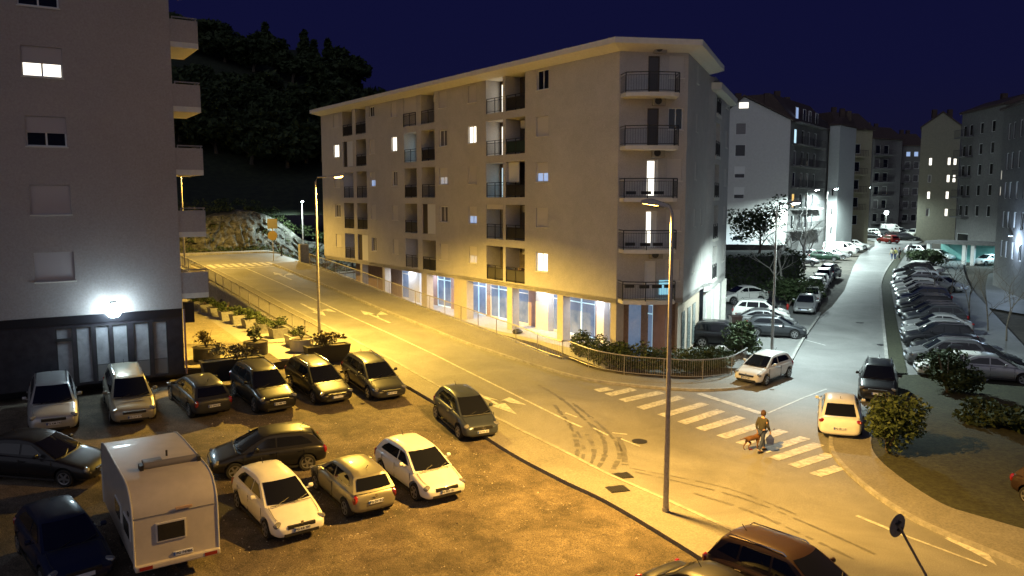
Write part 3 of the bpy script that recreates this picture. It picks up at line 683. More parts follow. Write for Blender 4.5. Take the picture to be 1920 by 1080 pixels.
# ---------------------------------------------------------------- middle apartment building
A = Vector((6.1,46.5)); FD = SD
B = A+FD*44.3; Cc = Vector((10.15,47.15)); Dd = Vector((13.3,55.1)); ED = (Dd-Cc).normalized()
D2 = Dd+Vector((ED.y,-ED.x))*.25+ED*.9; Ee = D2+ED*9
ZS_, ZE_ = 4.49, 18.95
def FFL(r): return 4.85+2.93*(5-r)       # r=1 top .. 5 lowest flat
mid = thing('apartment_building', 'pale beige five storey apartment building with arcade shops standing beside the ramp', 'building', (A.x, A.y, .6))
F1 = lambda t, n, z: Vector((A.x+FD.x*t-FD.y*(-n)*-1*-1, 0, 0))
nA = -QD                                   # outward normal of the long facade
F1 = lambda t, n, z: Vector((A.x+FD.x*t+nA.x*n, A.y+FD.y*t+nA.y*n, z))
def tf(u):                                 # facade coordinate of a photo column
    r = (u-960)/1500; Y = (A.dot(QD))/(QD.y+QD.x*r); return (Y-A.y)/FD.y
WIN = [(1005,1027,'DSHSL'), (879,894,'sLSHh'), (825,840,'sdhdS'), (737,747,'sLdSS'), (697,706,'DSHSd'), (630,640,'sLSdS')]
LOG = [(948,984,'dADdG'), (912,943,'wwcCo'), (792,817,'Adoxd'), (760,783,'Scdob'), (671,690,'ddodx'), (647,665,'dxbdb')]
holes = []; todo = []
for u0, u1, st in WIN:
    for r in range(1, 6):
        a, b = tf(u1), tf(u0); z = FFL(r); h0 = 1.0 if not (u0 < 710 and u0 > 690 and r == 1) else 1.35
        holes.append((a, b, z+h0, z+2.25, .16)); todo.append((a, b, z+h0, z+2.25, st[r-1]))
for u0, u1, st in LOG:
    for r in range(1, 6):
        a, b = tf(u1), tf(u0); z = FFL(r)
        if st[r-1] in 'xS': holes.append((a, b, z, z+2.42, .12))
        else: holes.append((a, b, z, z+2.42, 1.25))
mb = MB(); wall_holes(mb, F1, 44.3, ZS_, ZE_, holes)
mb.add([F1(0,0,ZS_),F1(44.3,0,ZS_),F1(44.3,-.35,ZS_),F1(0,-.35,ZS_)], [(0,1,2,3)])
mb.build('wall', STUC, mid)
# corner face, side faces, back
F2 = FR(A, Cc-A); W2 = (Cc-A).length
F3 = FR(Cc, Dd-Cc); W3 = (Dd-Cc).length
F4 = FR(D2, ED); W4 = 9.0
h2 = []
for r in range(1, 6):
    z = FFL(r); h2 += [(1.7, 2.4, z, z+2.15, .15), (2.95, 3.85, z+.95, z+2.2, .12)]
mb = MB(); wall_holes(mb, F2, W2, ZS_, ZE_, h2); mb.build('wall', STUC, mid)
h3 = []
for r in range(1, 6):
    z = FFL(r)
    h3 += [(3.2, 3.9, z+1.1, z+2.2, .1)]
    if r in (5, 4): h3 += [(6.0, 6.5, z+1.1, z+2.2, .1)]
mb = MB(); wall_holes(mb, F3, W3, ZS_, ZE_, h3); mb.build('wall', STUC, mid)
h4 = []
for r in range(1, 6):
    z = FFL(r); h4 += [(1.2, 3.4, z, z+2.35, 1.0), (6.5, 8, z+.9, z+2.2, .12)]
mb = MB(); wall_holes(mb, F4, W4, ZS_-.3, ZE_-1.1, h4)
Bk = B+QD*11; Ek = Ee+Vector((-ED.y, ED.x))*12
for p, q_ in ((Dd, D2), (Ee, Ek), (Ek, Bk), (Bk, B)):
    mb.add([(p.x,p.y,ZS_-.3),(q_.x,q_.y,ZS_-.3),(q_.x,q_.y,ZE_-.1),(p.x,p.y,ZE_-.1)], [(0,1,2,3)])
mb.build('wall', STUC, mid)
foot = [A, Cc, Dd, D2, Ee, Ek, Bk, B]
mb = MB(); mb.prism([tuple(p) for p in foot], ZS_+.02, ZS_+.3); mb.build('first_floor_slab', STUC, mid)
# roof: eave box with overhang and low tiled slopes
cen = sum((Vector(p) for p in foot), Vector((0,0)))/8
def grow(P, d):
    out = []; n = len(P)
    for i in range(n):
        a, b, c = P[i-1], P[i], P[(i+1)%n]; e1 = (b-a).normalized(); e2 = (c-b).normalized()
        n1 = Vector((e1.y,-e1.x)); n2 = Vector((e2.y,-e2.x)); k = n1+n2
        out.append(b+k*d/max(.5, 1+n1.dot(n2)))
    return out
fp1 = [A, Cc, Dd, Dd+Vector((-ED.y, ED.x))*3, B+QD*8, B]
o1 = grow(fp1, .85); i1 = grow(fp1, -2.5)
rf = MB(); rf.prism([tuple(p) for p in grow(fp1, .05)], ZE_-.02, ZE_+.1, [tuple(p) for p in grow(fp1, .4)])
rf.prism([tuple(p) for p in grow(fp1, .4)], ZE_+.1, ZE_+.28, [tuple(p) for p in o1]); rf.prism([tuple(p) for p in o1], ZE_+.28, ZE_+.60)
roof = rf.build('roof', FASC, mid)
MB().prism([tuple(p) for p in grow(fp1, .7)], ZE_+.61, ZE_+1.2, [tuple(p) for p in i1]).build('tiles', ROOFM, roof)
fp2 = [D2, Ee, Ek, Dd+Vector((-ED.y, ED.x))*3]
rf = MB(); rf.prism([tuple(p) for p in grow(fp2, .15)], ZE_-1.1, ZE_-.95, [tuple(p) for p in grow(fp2, .5)]); rf.prism([tuple(p) for p in grow(fp2, .5)], ZE_-.95, ZE_-.5)
roof2 = rf.build('roof', FASC, mid); MB().prism([tuple(p) for p in grow(fp2, .4)], ZE_-.49, ZE_+.4, [tuple(p) for p in grow(fp2, -2)]).build('tiles', ROOFM, roof2)
c = F1(9,-3.5,0); MB().bx((c.x, c.y, ZE_+1.3), .5, .5, 1.0, .6).build('chimney', FASC, roof)
# windows
def lit_mat(k): return {'L':LITW,'H':LITB,'c':LITC,'w':LITW,'C':LITC,'b':LITB}.get(k, LITD)
def window_part(F, a, b, z0, z1, st, dp, parent):
    w = MB(); fw = .06
    w.fb(F, a, b, -dp+.005, -dp+.06, z0, z0+fw).fb(F, a, b, -dp+.005, -dp+.06, z1-fw, z1)
    w.fb(F, a, a+fw, -dp+.005, -dp+.06, z0+fw, z1-fw).fb(F, b-fw, b, -dp+.005, -dp+.06, z0+fw, z1-fw)
    m_ = (a+b)/2
    if st in 'DLdHh': w.fb(F, m_-.03, m_+.03, -dp+.005, -dp+.058, z0+fw, z1-fw)
    o = w.build('window', FRAME, parent)
    MB().fb(F, a-.05, b+.05, .0, .05, z0-.05, z0).build('sill', FASC, o)
    if st in 'Ss': MB().fb(F, a+.01, b-.01, -dp+.06, -dp+.085, z0+.01, z1-.01).build('shutter', SHUT, o)
    elif st in 'Hh':
        zm = z0+(z1-z0)*.45
        MB().fb(F, a+.01, b-.01, -dp+.06, -dp+.085, zm, z1-.01).build('shutter', SHUT, o)
        MB().fb(F, a+fw, b-fw, -dp+.01, -dp+.02, z0+fw, zm).build('pane', LITB if st == 'H' else LITD, o)
    else:
        MB().fb(F, a+fw, b-fw, -dp+.01, -dp+.02, z0+fw, z1-fw).build('pane', {'D':GLASSD,'L':LITW,'d':mat('dim_glass', (.16,.15,.15), .2, spec=.6)}[st], o)
    return o
for a, b, z0, z1, st in todo: window_part(F1, a, b, z0, z1, st, .16, mid)
def railing(F, a, b, z, n, parent, mb=None, close=False, h=1.05, panel=None):
    o = MB().fb(F, a, b, n-.02, n+.02, z+h-.04, z+h).fb(F, a, b, n-.015, n+.015, z+.1, z+.13).fb(F, a, b, n-.015, n+.015, z+h-.2, z+h-.17)
    k = max(2, int((b-a)/.11))
    for i in range(k+1): t = a+(b-a)*i/k; o.fb(F, t-.006, t+.006, n-.006, n+.006, z+.12, z+h-.18)
    for t in (a, (a+b)/2, b): o.fb(F, t-.022, t+.022, n-.022, n+.022, z, z+h)
    o = o.build('railing', BLKM, parent)
    if panel: MB().fb(F, a+.03, b-.03, n-.035, n-.025, z+.12, z+h-.2).build('panel', panel, o)
    return o
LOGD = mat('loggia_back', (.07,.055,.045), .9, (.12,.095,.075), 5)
DOORD = mat('dark_door', (.05,.04,.035), .3, spec=.6)
for (u0, u1, st) in LOG:
    for r in range(1, 6):
        a, b = tf(u1), tf(u0); z = FFL(r); k = st[r-1]; w = b-a
        if k == 'x':
            MB().fb(F1, a+.02, b-w*.38, -.10, -.06, z+.02, z+2.4).build('white_blind', FRAME, mid)
            MB().fb(F1, b-w*.38, b-.02, -.115, -.09, z+.02, z+2.4).build('balcony_door', DOORD, mid); continue
        if k == 'S':
            MB().fb(F1, a+.02, b-.02, -.10, -.06, z+1.1, z+2.4).build('white_blind', SHUT, mid); railing(F1, a+.03, b-.03, z, .03, mid); continue
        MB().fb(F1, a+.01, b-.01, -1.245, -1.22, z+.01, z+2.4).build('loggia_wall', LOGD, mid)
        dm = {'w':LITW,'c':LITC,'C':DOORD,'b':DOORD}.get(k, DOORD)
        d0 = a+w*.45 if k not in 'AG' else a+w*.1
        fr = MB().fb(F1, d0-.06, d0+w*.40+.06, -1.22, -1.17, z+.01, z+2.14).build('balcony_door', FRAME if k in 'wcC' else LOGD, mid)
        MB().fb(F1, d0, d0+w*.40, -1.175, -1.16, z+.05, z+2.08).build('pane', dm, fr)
        if k == 'C':
            MB().fb(F1, a, b, -.1, -.05, z+2.1, z+2.42).build('white_blind', SHUT, mid)
            MB().fb(F1, a+w*.48, a+w*.54, -1.15, -1.1, z+.05, z+2.1).build('curtain_edge', LITC, fr)
        if k == 'b': MB().fb(F1, a+w*.25, a+w*.75, -1.15, -1.12, z+1.15, z+2.0).build('lit_pane', LITB, fr)
        if k == 'D': MB().fb(F1, a+w*.45, b-.02, -.3, -.25, z+1.0, z+2.4).build('curtain', FRAME, mid)
        if k in 'A':
            c = MB().fb(F1, a+w*.25, a+w*.75, -1.15, -.85, z+1.78, z+2.3).build('air_conditioner', WHITE, mid, bevel=.03)
            cc = F1(a+w*.42, -.84, z+2.04); MB().tube([cc-Vector((nA.x,nA.y,0))*.02, cc+Vector((nA.x,nA.y,0))*.02], .19, 16).build('fan', BLKM, c)
        elif r > 1 and k in 'dG': MB().fb(F1, a+w*.3, a+w*.7, -1.2, -.95, z+1.9, z+2.35).build('air_conditioner', mat('grey_unit', (.3,.29,.27), .6), mid, bevel=.03)
        if k in 'G':
            for j in range(3): MB().fb(F1, a+.15+j*.45, a+.5+j*.45, -.7-.1*j, -.4, z, z+.5+.25*j).build('stored_box', [WHITE, SHUT, BROWN][j], mid, bevel=.04)
        railing(F1, a+.03, b-.03, z, -.05, mid, panel=(mat('green_cloth', (.02,.05,.04), .8) if (k == 'A' and u0 > 900) else (mat('frosted_panel', (.10,.095,.09), .5) if r >= 4 and k in 'Go' else (mat('dark_mesh', (.03,.028,.027), .7) if k in 'dD' else None))))
# corner balconies with flats' doors
for r in range(1, 6):
    z = FFL(r); w = W2
    st = {1:'D', 2:'D', 3:'L', 4:'L', 5:'d'}[r]
    fr = MB().fb(F2, 1.7, 2.4, -.145, -.1, z+.0, z+2.15).build('balcony_door', FRAME if r > 2 else LOGD, mid)
    MB().fb(F2, 1.78, 2.2 if r == 3 else 2.05 if r == 4 else 2.32, -.11, -.09, z+.1, z+2.08).build('pane', {'D':DOORD,'L':LITW,'d':WHITE}[st], fr)
    if r == 5: MB().fb(F2, 2.6, 3.2, .02, .05, z+.15, z+1.0).build('lit_low_window', mat('lit_cyan', (.3,.6,.7), .4, emit=(.35,.8,1), es=.6), mid)
    window_part(F2, 2.95, 3.85, z+.95, z+2.2, 'D' if r == 2 else 'S', .12, mid)
    cx = MB().fb(F2, 1.95, 2.7, .03, .33, z+2.28, z+2.78).build('air_conditioner', mat('grey_unit', (.3,.29,.27), .6), mid, bevel=.03)
    cc = F2(2.22, .34, z+2.53); MB().tube([cc, cc+Vector((0,-.02,0))], .2, 16).build('fan', BLKM, cx)
    P = [(.1,-.0),(.1,.95),(1.3,1.45),(2.8,1.45),(3.1,1.3),(3.35,.02)]
    poly = [F2(t, n, 0) for t, n in P]
    sl_ = MB().prism([(p.x,p.y) for p in poly], z-.26, z-.04).build('balcony_slab', FASC, mid)
    rm = MB(); seg = poly[0:6]
    for p, q_ in zip(seg, seg[1:]):
        for zz, th in ((z+1.05,.03),(z+.9,.015),(z+.06,.02)): rm.tube([(p.x,p.y,zz),(q_.x,q_.y,zz)], th, 5)
        rm.tube([(q_.x,q_.y,z-.05),(q_.x,q_.y,z+1.05)], .032, 6); k = max(2, int((q_-p).length/.13))
        for i in range(k): c = p+(q_-p)*i/k; rm.tube([(c.x,c.y,z+.06),(c.x,c.y,z+.9)], .007, 4, cap=False)
    rl = rm.build('balcony_railing', BLKM, mid)
    if r >= 3:
        for j in range(3 if r < 5 else 4):
            c = F2(.6+j*.75, 1.05 if j else .6, 0)
            MB().bx((c.x, c.y, z+.75 if r == 5 else z+.25), .55, .2, .18, .1).build('flower_box', BLKM, rl)
# side-face windows and far balconies
for (a, b, z0, z1, dp) in h3: window_part(F3, a, b, z0, z1, 's', dp, mid)
for r in range(1, 6):
    z = FFL(r); railing(F4, 1.25, 3.35, z, .02, mid)
    MB().fb(F4, 1.2, 3.4, -.98, -.95, z+.01, z+2.3).build('loggia_wall', LOGD, mid)
    MB().fb(F4, 1.0, 3.6, 0.003, .08, z-.22, z-.0).build('balcony_edge', FASC, mid)
    window_part(F4, 6.5, 8, z+.9, z+2.2, 'S', .12, mid)
    if r == 2: MB().fb(F4, 1.3, 2.2, -.94, -.9, z+.9, z+2.2).build('lit_pane', LITD, mid)
# arcade under the long facade
ZF = 1.5
MB().add([F1(t,n,z) for z in (ZF,ZF-1.2) for t,n in ((-.1,.9),(43,.9),(43,-10),(8,-8),(3,-3.4),(.3,-.9))], [(0,1,2,3,4,5)]+[(i,(i+1)%6,6+(i+1)%6,6+i) for i in range(6)]).build('arcade_floor', mat('pale_tiles', (.42,.42,.42), .5, (.5,.5,.49), 3), mid)
COLM = mat('column_plaster', (.46,.42,.37), .85, (.52,.48,.43), 5)
for (ua, ub) in ((1156,1163),(1045,1056),(950,960),(850,874),(789,799),(718,720),(676,678)):
    a, b = tf(ub), tf(ua); b = max(b, a+.45)
    if ub > 1160: a, b = 0, .5
    MB().fb(F1, a, b, -.62, -.02, ZF, ZS_+.02).build('column', COLM, mid)
GZ = -2.3
def shop(u0, u1, kind, zlo=0, lean=0):
    a, b = tf(u1)-1.0, tf(u0)-1.0
    if kind == 'W': MB().fb(F1, a, b, GZ-.1, GZ+.5, ZF, ZS_).build('shop_wall', WHITE, mid)
    elif kind == 'B': MB().fb(F1, a, b, GZ-.1, GZ+.05, ZF, ZS_).build('shop_wall', BROWN, mid)
    elif kind == 'P': MB().fb(F1, a, b, GZ-.1, GZ+.06, ZF, ZS_).build('shop_wall', mat('pink_render', (.33,.23,.22), .8, (.4,.28,.27), 3), mid)
    elif kind in 'GC':
        fm = FRAME if kind == 'G' else mat('lit_frame', (.6,.75,.8), .4, emit=(.45,.8,1), es=.5)
        w = MB(); n = max(1, round((b-a)/1.3))
        w.fb(F1, a, b, GZ-.03, GZ+.04, ZF, ZF+.12).fb(F1, a, b, GZ-.03, GZ+.04, ZS_-.2, ZS_-.02).fb(F1, a, b, GZ-.03, GZ+.035, ZF+2.25, ZF+2.32)
        for i in range(n+1): t = a+(b-a)*i/n; w.fb(F1, t-.05, t+.05, GZ-.03, GZ+.05, ZF+.12, ZS_-.2)
        o = w.build('shop_window', fm, mid)
        MB().fb(F1, a, b, GZ-.02, GZ-.0, ZF+.1, ZS_-.1).build('pane', mat('shop_glass', (.05,.07,.11), .12, (.16,.19,.26), .9, spec=.8, emit=(.16,.24,.38), es=.5), o)
shop(620,676,'B'); shop(676,702,'B'); shop(702,714,'G'); shop(714,722,'B')
shop(722,741,'W'); shop(741,757,'G'); shop(757,765,'P'); shop(765,789,'C'); shop(789,803,'P')
shop(803,817,'W'); shop(817,826,'P'); shop(826,838,'G'); shop(838,852,'C'); shop(852,860,'B'); shop(860,874,'G'); shop(874,890,'C'); shop(890,928,'G'); shop(928,950,'P'); shop(950,957,'W')
shop(957,972,'W'); shop(972,985,'G'); shop(985,998,'P'); shop(998,1048,'C'); shop(1048,1060,'P'); shop(1060,1073,'W'); shop(1073,1085,'G'); shop(1085,1105,'P'); shop(1105,1152,'C'); shop(1152,1175,'P')
for k, t in enumerate((3.4, 8.6, 13.6, 17.5, 21, 25.4, 29.2)):
    lamp = MB().fb(F1, t-.6, t+.6, -1.65, -1.45, ZS_-.05, ZS_-.005).build('ceiling_lamp', mat('white_lamp', (.9,.95,1), .4, emit=(.8,.88,1), es=6), mid)
    l = bpy.data.lights.new('arcade_light', 'AREA'); l.shape = 'RECTANGLE'; l.size = 2.4; l.size_y = .3; l.energy = 75; l.color = (.82,.88,1)
    lo = bpy.data.objects.new('arcade_light', l); col.objects.link(lo); p = F1(t, -1.4, ZS_-.07); lo.location = p; lo.rotation_euler = (0, 0, math.atan2(FD.y, FD.x))
# ground storey under the corner and the side faces
Fg_ = FR(A+QD*.9+Vector((.4,.3)), Cc-A)
MB().fb(F2, .35, W2-.1, -1.0, -.7, .2, ZS_+.02).build('ground_floor_wall', BROWN, mid)
MB().fb(F2, 1.0, 1.75, -.695, -.66, .9, ZS_-.1).build('glass_strip', mat('shop_glass', (.05,.07,.11), .12), mid)
MB().fb(F3, .1, W3, -.45, -.3, .2, ZS_+.02).build('ground_floor_wall', mat('tan_render', (.34,.27,.21), .85, (.40,.33,.26), 5), mid)
for a in (1.4, 3.6, 5.6): MB().fb(F3, a, a+1.1, -.29, -.25, 1.0, 3.7).build('ground_window', mat('grey_glass', (.10,.12,.12), .2, (.2,.23,.22), 2), mid)
MB().fb(F4, 0, W4, -.4, -.2, .2, ZS_-.2).build('ground_floor_wall', WHITE, mid)
MB().fb(F4, .6, 1.3, -.19, -.15, .6, 3.0).build('garage_door', GLASSD, mid)
for t in (.3, 4.5, 8.6): MB().fb(F4, t, t+.3, -.19, .15, .4, ZS_-.25).build('column', FASC, mid)

# ---------------------------------------------------------------- left building, terrace and planters
CL = Vector((-16.0, 38.5)); EL = Vector((.841,.541)); PL = Vector((-EL.y, EL.x)); ZT = 2.1
lb = thing('apartment_tower', 'lilac grey apartment tower with dark clad ground floor at the left edge', 'building', (CL.x, CL.y, ZT))
FL = FR(CL-EL*26, EL); TW = 26.0
hl = []
for j in range(7):
    zs = 6.95+2.98*j
    for k0 in (4.5, 11.5, 17.5): hl.append((TW-k0-1.55, TW-k0, zs, zs+1.3, .14))
mb = MB(); wall_holes(mb, FL, TW, 5.35, 29, hl)
FLs = FR(CL, PL); wall_holes(mb, FLs, 13, 5.35, 29, [(.6,2.2,6.0+2.98*j,8.2+2.98*j,.15) for j in range(7)])
bl = CL+PL*13; ml = CL-EL*26; m2 = ml+PL*13
for p, q_ in ((bl, m2), (m2, ml)): mb.add([(p.x,p.y,5.35),(q_.x,q_.y,5.35),(q_.x,q_.y,29),(p.x,p.y,29)], [(0,1,2,3)])
mb.prism([tuple(ml),tuple(CL),tuple(bl),tuple(m2)], 28.9, 29.3)
mb.add([(p.x,p.y,5.35) for p in (ml,CL,bl,m2)], [(0,1,2,3)])
mb.build('wall', STUCL, lb)
for i, (a, b, z0, z1, dp) in enumerate(hl):
    j = i//3
    if i % 3: window_part(FL, a, b, z0, z1, 'S', dp, lb); continue
    o = window_part(FL, a, b, z0, z1, {0:'S',1:'S',2:'h',3:'h',4:'h'}.get(j, 'S'), dp, lb)
    for ch in o.children:
        if ch.name.startswith('pane'): ch.data.materials[0] = LITW if j == 3 else GLASSD
        if ch.name.startswith('shutter'): ch.data.materials[0] = mat('lilac_shutter', (.44,.41,.42), .7)
    MB().fb(FL, (a+b)/2-.035, (a+b)/2+.035, -.13, -.09, z0+.06, z0+.6).build('mullion', FRAME, o)
for j in range(8):
    z = 5.8+2.98*j
    F = FR(CL, EL)
    sl_ = MB().fb(F, .003, 1.25, -3.6, -.02, z, z+.25).build('balcony_slab', FASC, lb)
    MB().fb(F, .005, 1.25, -.14, -.015, z+.252, z+1.28).fb(F, 1.12, 1.252, -3.6, -.15, z+.252, z+1.28).build('parapet', STUCL, sl_)
    MB().fb(F, .1, 1.25, -.1, -.05, z+1.36, z+1.42).fb(F, 1.15, 1.2, -3.6, -.1, z+1.36, z+1.42).fb(F, 1.15, 1.2, -.1, -.05, z+1.28, z+1.36).fb(F, .1, .15, -.1, -.05, z+1.28, z+1.36).build('handrail', RAIL, sl_)
# dark clad shop storey
FB = FR(CL-EL*26-Vector((PL.x,PL.y))*-.05, EL)
KS = [(5.42,4.74),(4.62,3.95),(3.84,3.22),(3.12,2.45),(2.24,1.52),(1.40,.72)]
hb = [(TW-a, TW-b, ZT+.12, 4.82, .12) for a, b in KS]
mb = MB(); wall_holes(mb, FB, TW-.02, ZT, 5.35, hb); FBs = FR(CL+PL*.05-EL*.02, PL); mb2 = mb
wall_holes(mb, FBs, 12.8, ZT, 5.35, [])
bwall = mb.build('shop_front', BASE, lb)
MB().fb(FB, 0, TW-.03, .01, .05, 4.95, 5.34).build('sign_band', mat('dark_band', (.012,.012,.016), .3), bwall)
GW = layered(mat('whitened_pane', (.26,.26,.28), .35, (.36,.36,.38), 1.5, spec=.6), 1.2, .3, .7, .6)
for i, (a, b, z0, z1, dp) in enumerate(hb):
    o = MB().fb(FB, a, a+.05, -.11, .0, z0, z1).fb(FB, b-.05, b, -.11, .0, z0, z1).fb(FB, a+.05, b-.05, -.11, .0, z1-.05, z1).build('window_frame', BLKM, lb)
    if i == 0: MB().fb(FB, a, b, -.11, .02, z1-.62, z1-.5).build('transom', BLKM, o)
    MB().fb(FB, a+.05, b-.05, -.1, -.085, z0 if i < 2 else z0+.75, z1-.05).build('pane', GW, o)
    if i > 1: MB().fb(FB, a+.05, b-.05, -.1, -.085, z0, z0+.72).build('lower_pane', mat('dim_glass', (.16,.15,.15), .2), o)
F = FR(CL, EL)
MB().tube([F(.06,-.0,ZT),F(.06,-.0,5.3)], .05, 8).build('downpipe', mat('brown_pipe', (.16,.08,.07), .5), lb)
MB().fb(F, .1, .55, -.5, -.1, 4.6, 5.6).build('vent_box', BLKM, lb)
pf = FB(TW-3.05, .34, 5.5)
fl = thing('flood_lamp', 'glaring white flood lamp on the wall above the dark shop front', 'lamp', tuple(pf))
MB().bx(tuple(pf+Vector((0,0,.39))), .3, .16, .10, math.atan2(EL.y,EL.x)).build('housing', BLKM, fl)
MB().lathe([(.03,-.33),(.2,-.29),(.32,-.15),(.35,.02),(.31,.17),(.18,.3),(.03,.33)], tuple(pf), 14).build('bulb_glare', mat('flood_bulb', (1,1,1), .4, emit=(.72,.93,1), es=60), fl, smooth=True)  # oversized globe; the lamp's glare is put into its shape
l = bpy.data.lights.new('flood_light', 'POINT'); l.energy = 105; l.color = (.58,.82,1); l.shadow_soft_size = .25
lo = bpy.data.objects.new('flood_light', l); col.objects.link(lo); lo.location = pf+Vector((EL.y*.5,-EL.x*.5,-.1)); lo.name = 'flood_light'
# raised terrace
tp = [(-45.0,22.8), (-23.23,35.52), (-17.03,39.6), (-11.95,42.35), SQ(43.6,17.35), SQ(82,17.35), SQ(82,-20), (-60,40)]
TERR = layered(mat('terrace_slabs', (.30,.28,.255), .75, (.38,.36,.33), 9, bump=.15), .6, .3, .7, .8)
struct(MB().prism(tp, .2, ZT).build('terrace_pavement', TERR))
pe = [Vector(p) for p in tp[:4]]
struct(strip_mb(offs(pe, -.012), .03, 0, 0, g=lambda x, y: 0, mb=MB()).build('terrace_riser_shade', BASE)) if False else None
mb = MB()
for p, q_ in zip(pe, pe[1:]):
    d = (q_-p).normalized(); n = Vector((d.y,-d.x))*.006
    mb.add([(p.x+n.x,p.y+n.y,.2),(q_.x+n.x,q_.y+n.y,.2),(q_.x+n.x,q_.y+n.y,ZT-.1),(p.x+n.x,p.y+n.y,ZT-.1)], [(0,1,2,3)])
struct(mb.build('terrace_riser_shade', BASE))  # near-black sheet over the step face; its shade is put into the colour
gz = lambda x, y: ZT
def ATz(u, v, z):
    d = ray(u, v); t = (z-CH)/d.z; return (d.x*t, d.y*t)
GG = layered(mat('yellow_gravel', (.22,.19,.13), .9, (.40,.35,.25), 7, bump=.6, bsc=14), .6, .3, .7, .7)
drape([ATz(330,690,ZT),ATz(330,585,ZT),ATz(345,572,ZT),ATz(372,585,ZT),ATz(440,632,ZT),ATz(470,652,ZT),ATz(425,668,ZT),ATz(395,690,ZT)], 'gravel_bed', GG, .012, g=gz, step=5)
drape([ATz(470,672,ZT),ATz(505,662,ZT),ATz(528,678,ZT),ATz(492,684,ZT)], 'soil_bed', DIRT, .012, g=gz, step=5)
for a, b, c, d in ((508,650,560,640),(540,672,590,648),(505,660,545,676)):
    line(ATz(a,b,ZT), ATz(c,d,ZT), .05, off=0, m=CONC) if False else None
# retaining wall of the ramp with its railing
def wallpath(name, q0, s0, s1, label, w=.3):
    mb = MB(); P = resample([SQ(s0,q0), SQ(s1,q0)], 1.0); L = offs(P, w/2); Rr = offs(P, -w/2); vs = []
    for a, b in zip(L, Rr):
        z = G(a.x, a.y); 
        for p in (a, b): vs += [(p.x,p.y,z-.9-max(0, z-2)),(p.x,p.y,z+.16)]
    n = len(L); fs = []
    for i in range(n-1):
        o = i*4; fs += [(o,o+4,o+5,o+1),(o+2,o+3,o+7,o+6),(o+1,o+5,o+7,o+3),(o,o+2,o+6,o+4)]
    fs += [(0,1,3,2),((n-1)*4,(n-1)*4+2,(n-1)*4+3,(n-1)*4+1)]
    o = mb.add(vs, fs).build(name, CONC); tag(o, label, 'wall'); return o
wallpath('retaining_wall', 17.5, 43.2, 81, 'grey concrete wall holding up the ramp behind the row of planters')
wallpath('retaining_wall', 28.85, 37, 79, 'low concrete wall between the ramp pavement and the shop arcade', .2)
def fence(path, name, label, h=1.08, z0=.13, post=2.2, bars=.14, m=RAIL, g=G, cat='fence', pr=.028):
    P = resample([tuple(p) for p in path], .55); p0 = P[0]; base = thing(name, label, cat, (p0.x, p0.y, g(p0.x, p0.y)))
    Q = [Vector((p.x, p.y, g(p.x, p.y)+z0)) for p in P]
    up = Vector((0,0,1))
    MB().tube([q+up*h for q in Q], .035, 6).build('top_rail', m, base, smooth=True)
    MB().tube([q+up*.14 for q in Q], .022, 5).build('bottom_rail', m, base, smooth=True)
    tot = 0; nextp = 0
    for a, b in zip(Q, Q[1:]):
        L = (b-a).length
        while nextp <= tot+L:
            c = a+(b-a)*((nextp-tot)/L); MB().tube([c-up*.12, c+up*h], pr, 6).build('post', m, base, smooth=True); nextp += post
        tot += L
    mb = MB(); d = bars/2; tot = 0
    for a, b in zip(Q, Q[1:]):
        L = (b-a).length
        while d <= tot+L:
            c = a+(b-a)*((d-tot)/L); mb.tube([c+up*.15, c+up*(h-.02)], .008, 4, cap=False); d += bars
        tot += L
    mb.build('bars', m, base); return base
fence([SQ(44.7,17.55), SQ(80,17.55)], 'ramp_railing', 'steel railing on the retaining wall left of the yellow lit ramp', bars=.16, h=1.1)
ROU = [Vector(p) for p in ro]
fence([tuple(p+Vector((0,0))) for p in ro if sq(*p)[0] < 77.5], 'pavement_railing', 'long steel railing that curves from the ramp round the hedge corner', bars=.13)
wp = SQ(78.9, 29.6)
MB_ = MB().bx((wp[0], wp[1], 4.9), .9, .6, 2.2, .6).build('gate_pillar', CONC, loc=(wp[0], wp[1], 3.9)); tag(MB_, 'square stone pillar at the top of the long railing', 'pillar')
fence([SQ(79.5,30.5), SQ(83,40), SQ(86,47)], 'garden_fence', 'black bar fence beyond the stone pillar at the top of the ramp', m=BLKM, h=1.5, bars=.18)
fence([SQ(79.2,30.2), SQ(79.0,31.8)], 'garden_gate', 'short black bar gate beside the end of the long apartment building', m=BLKM, h=1.3, bars=.15, cat='gate')

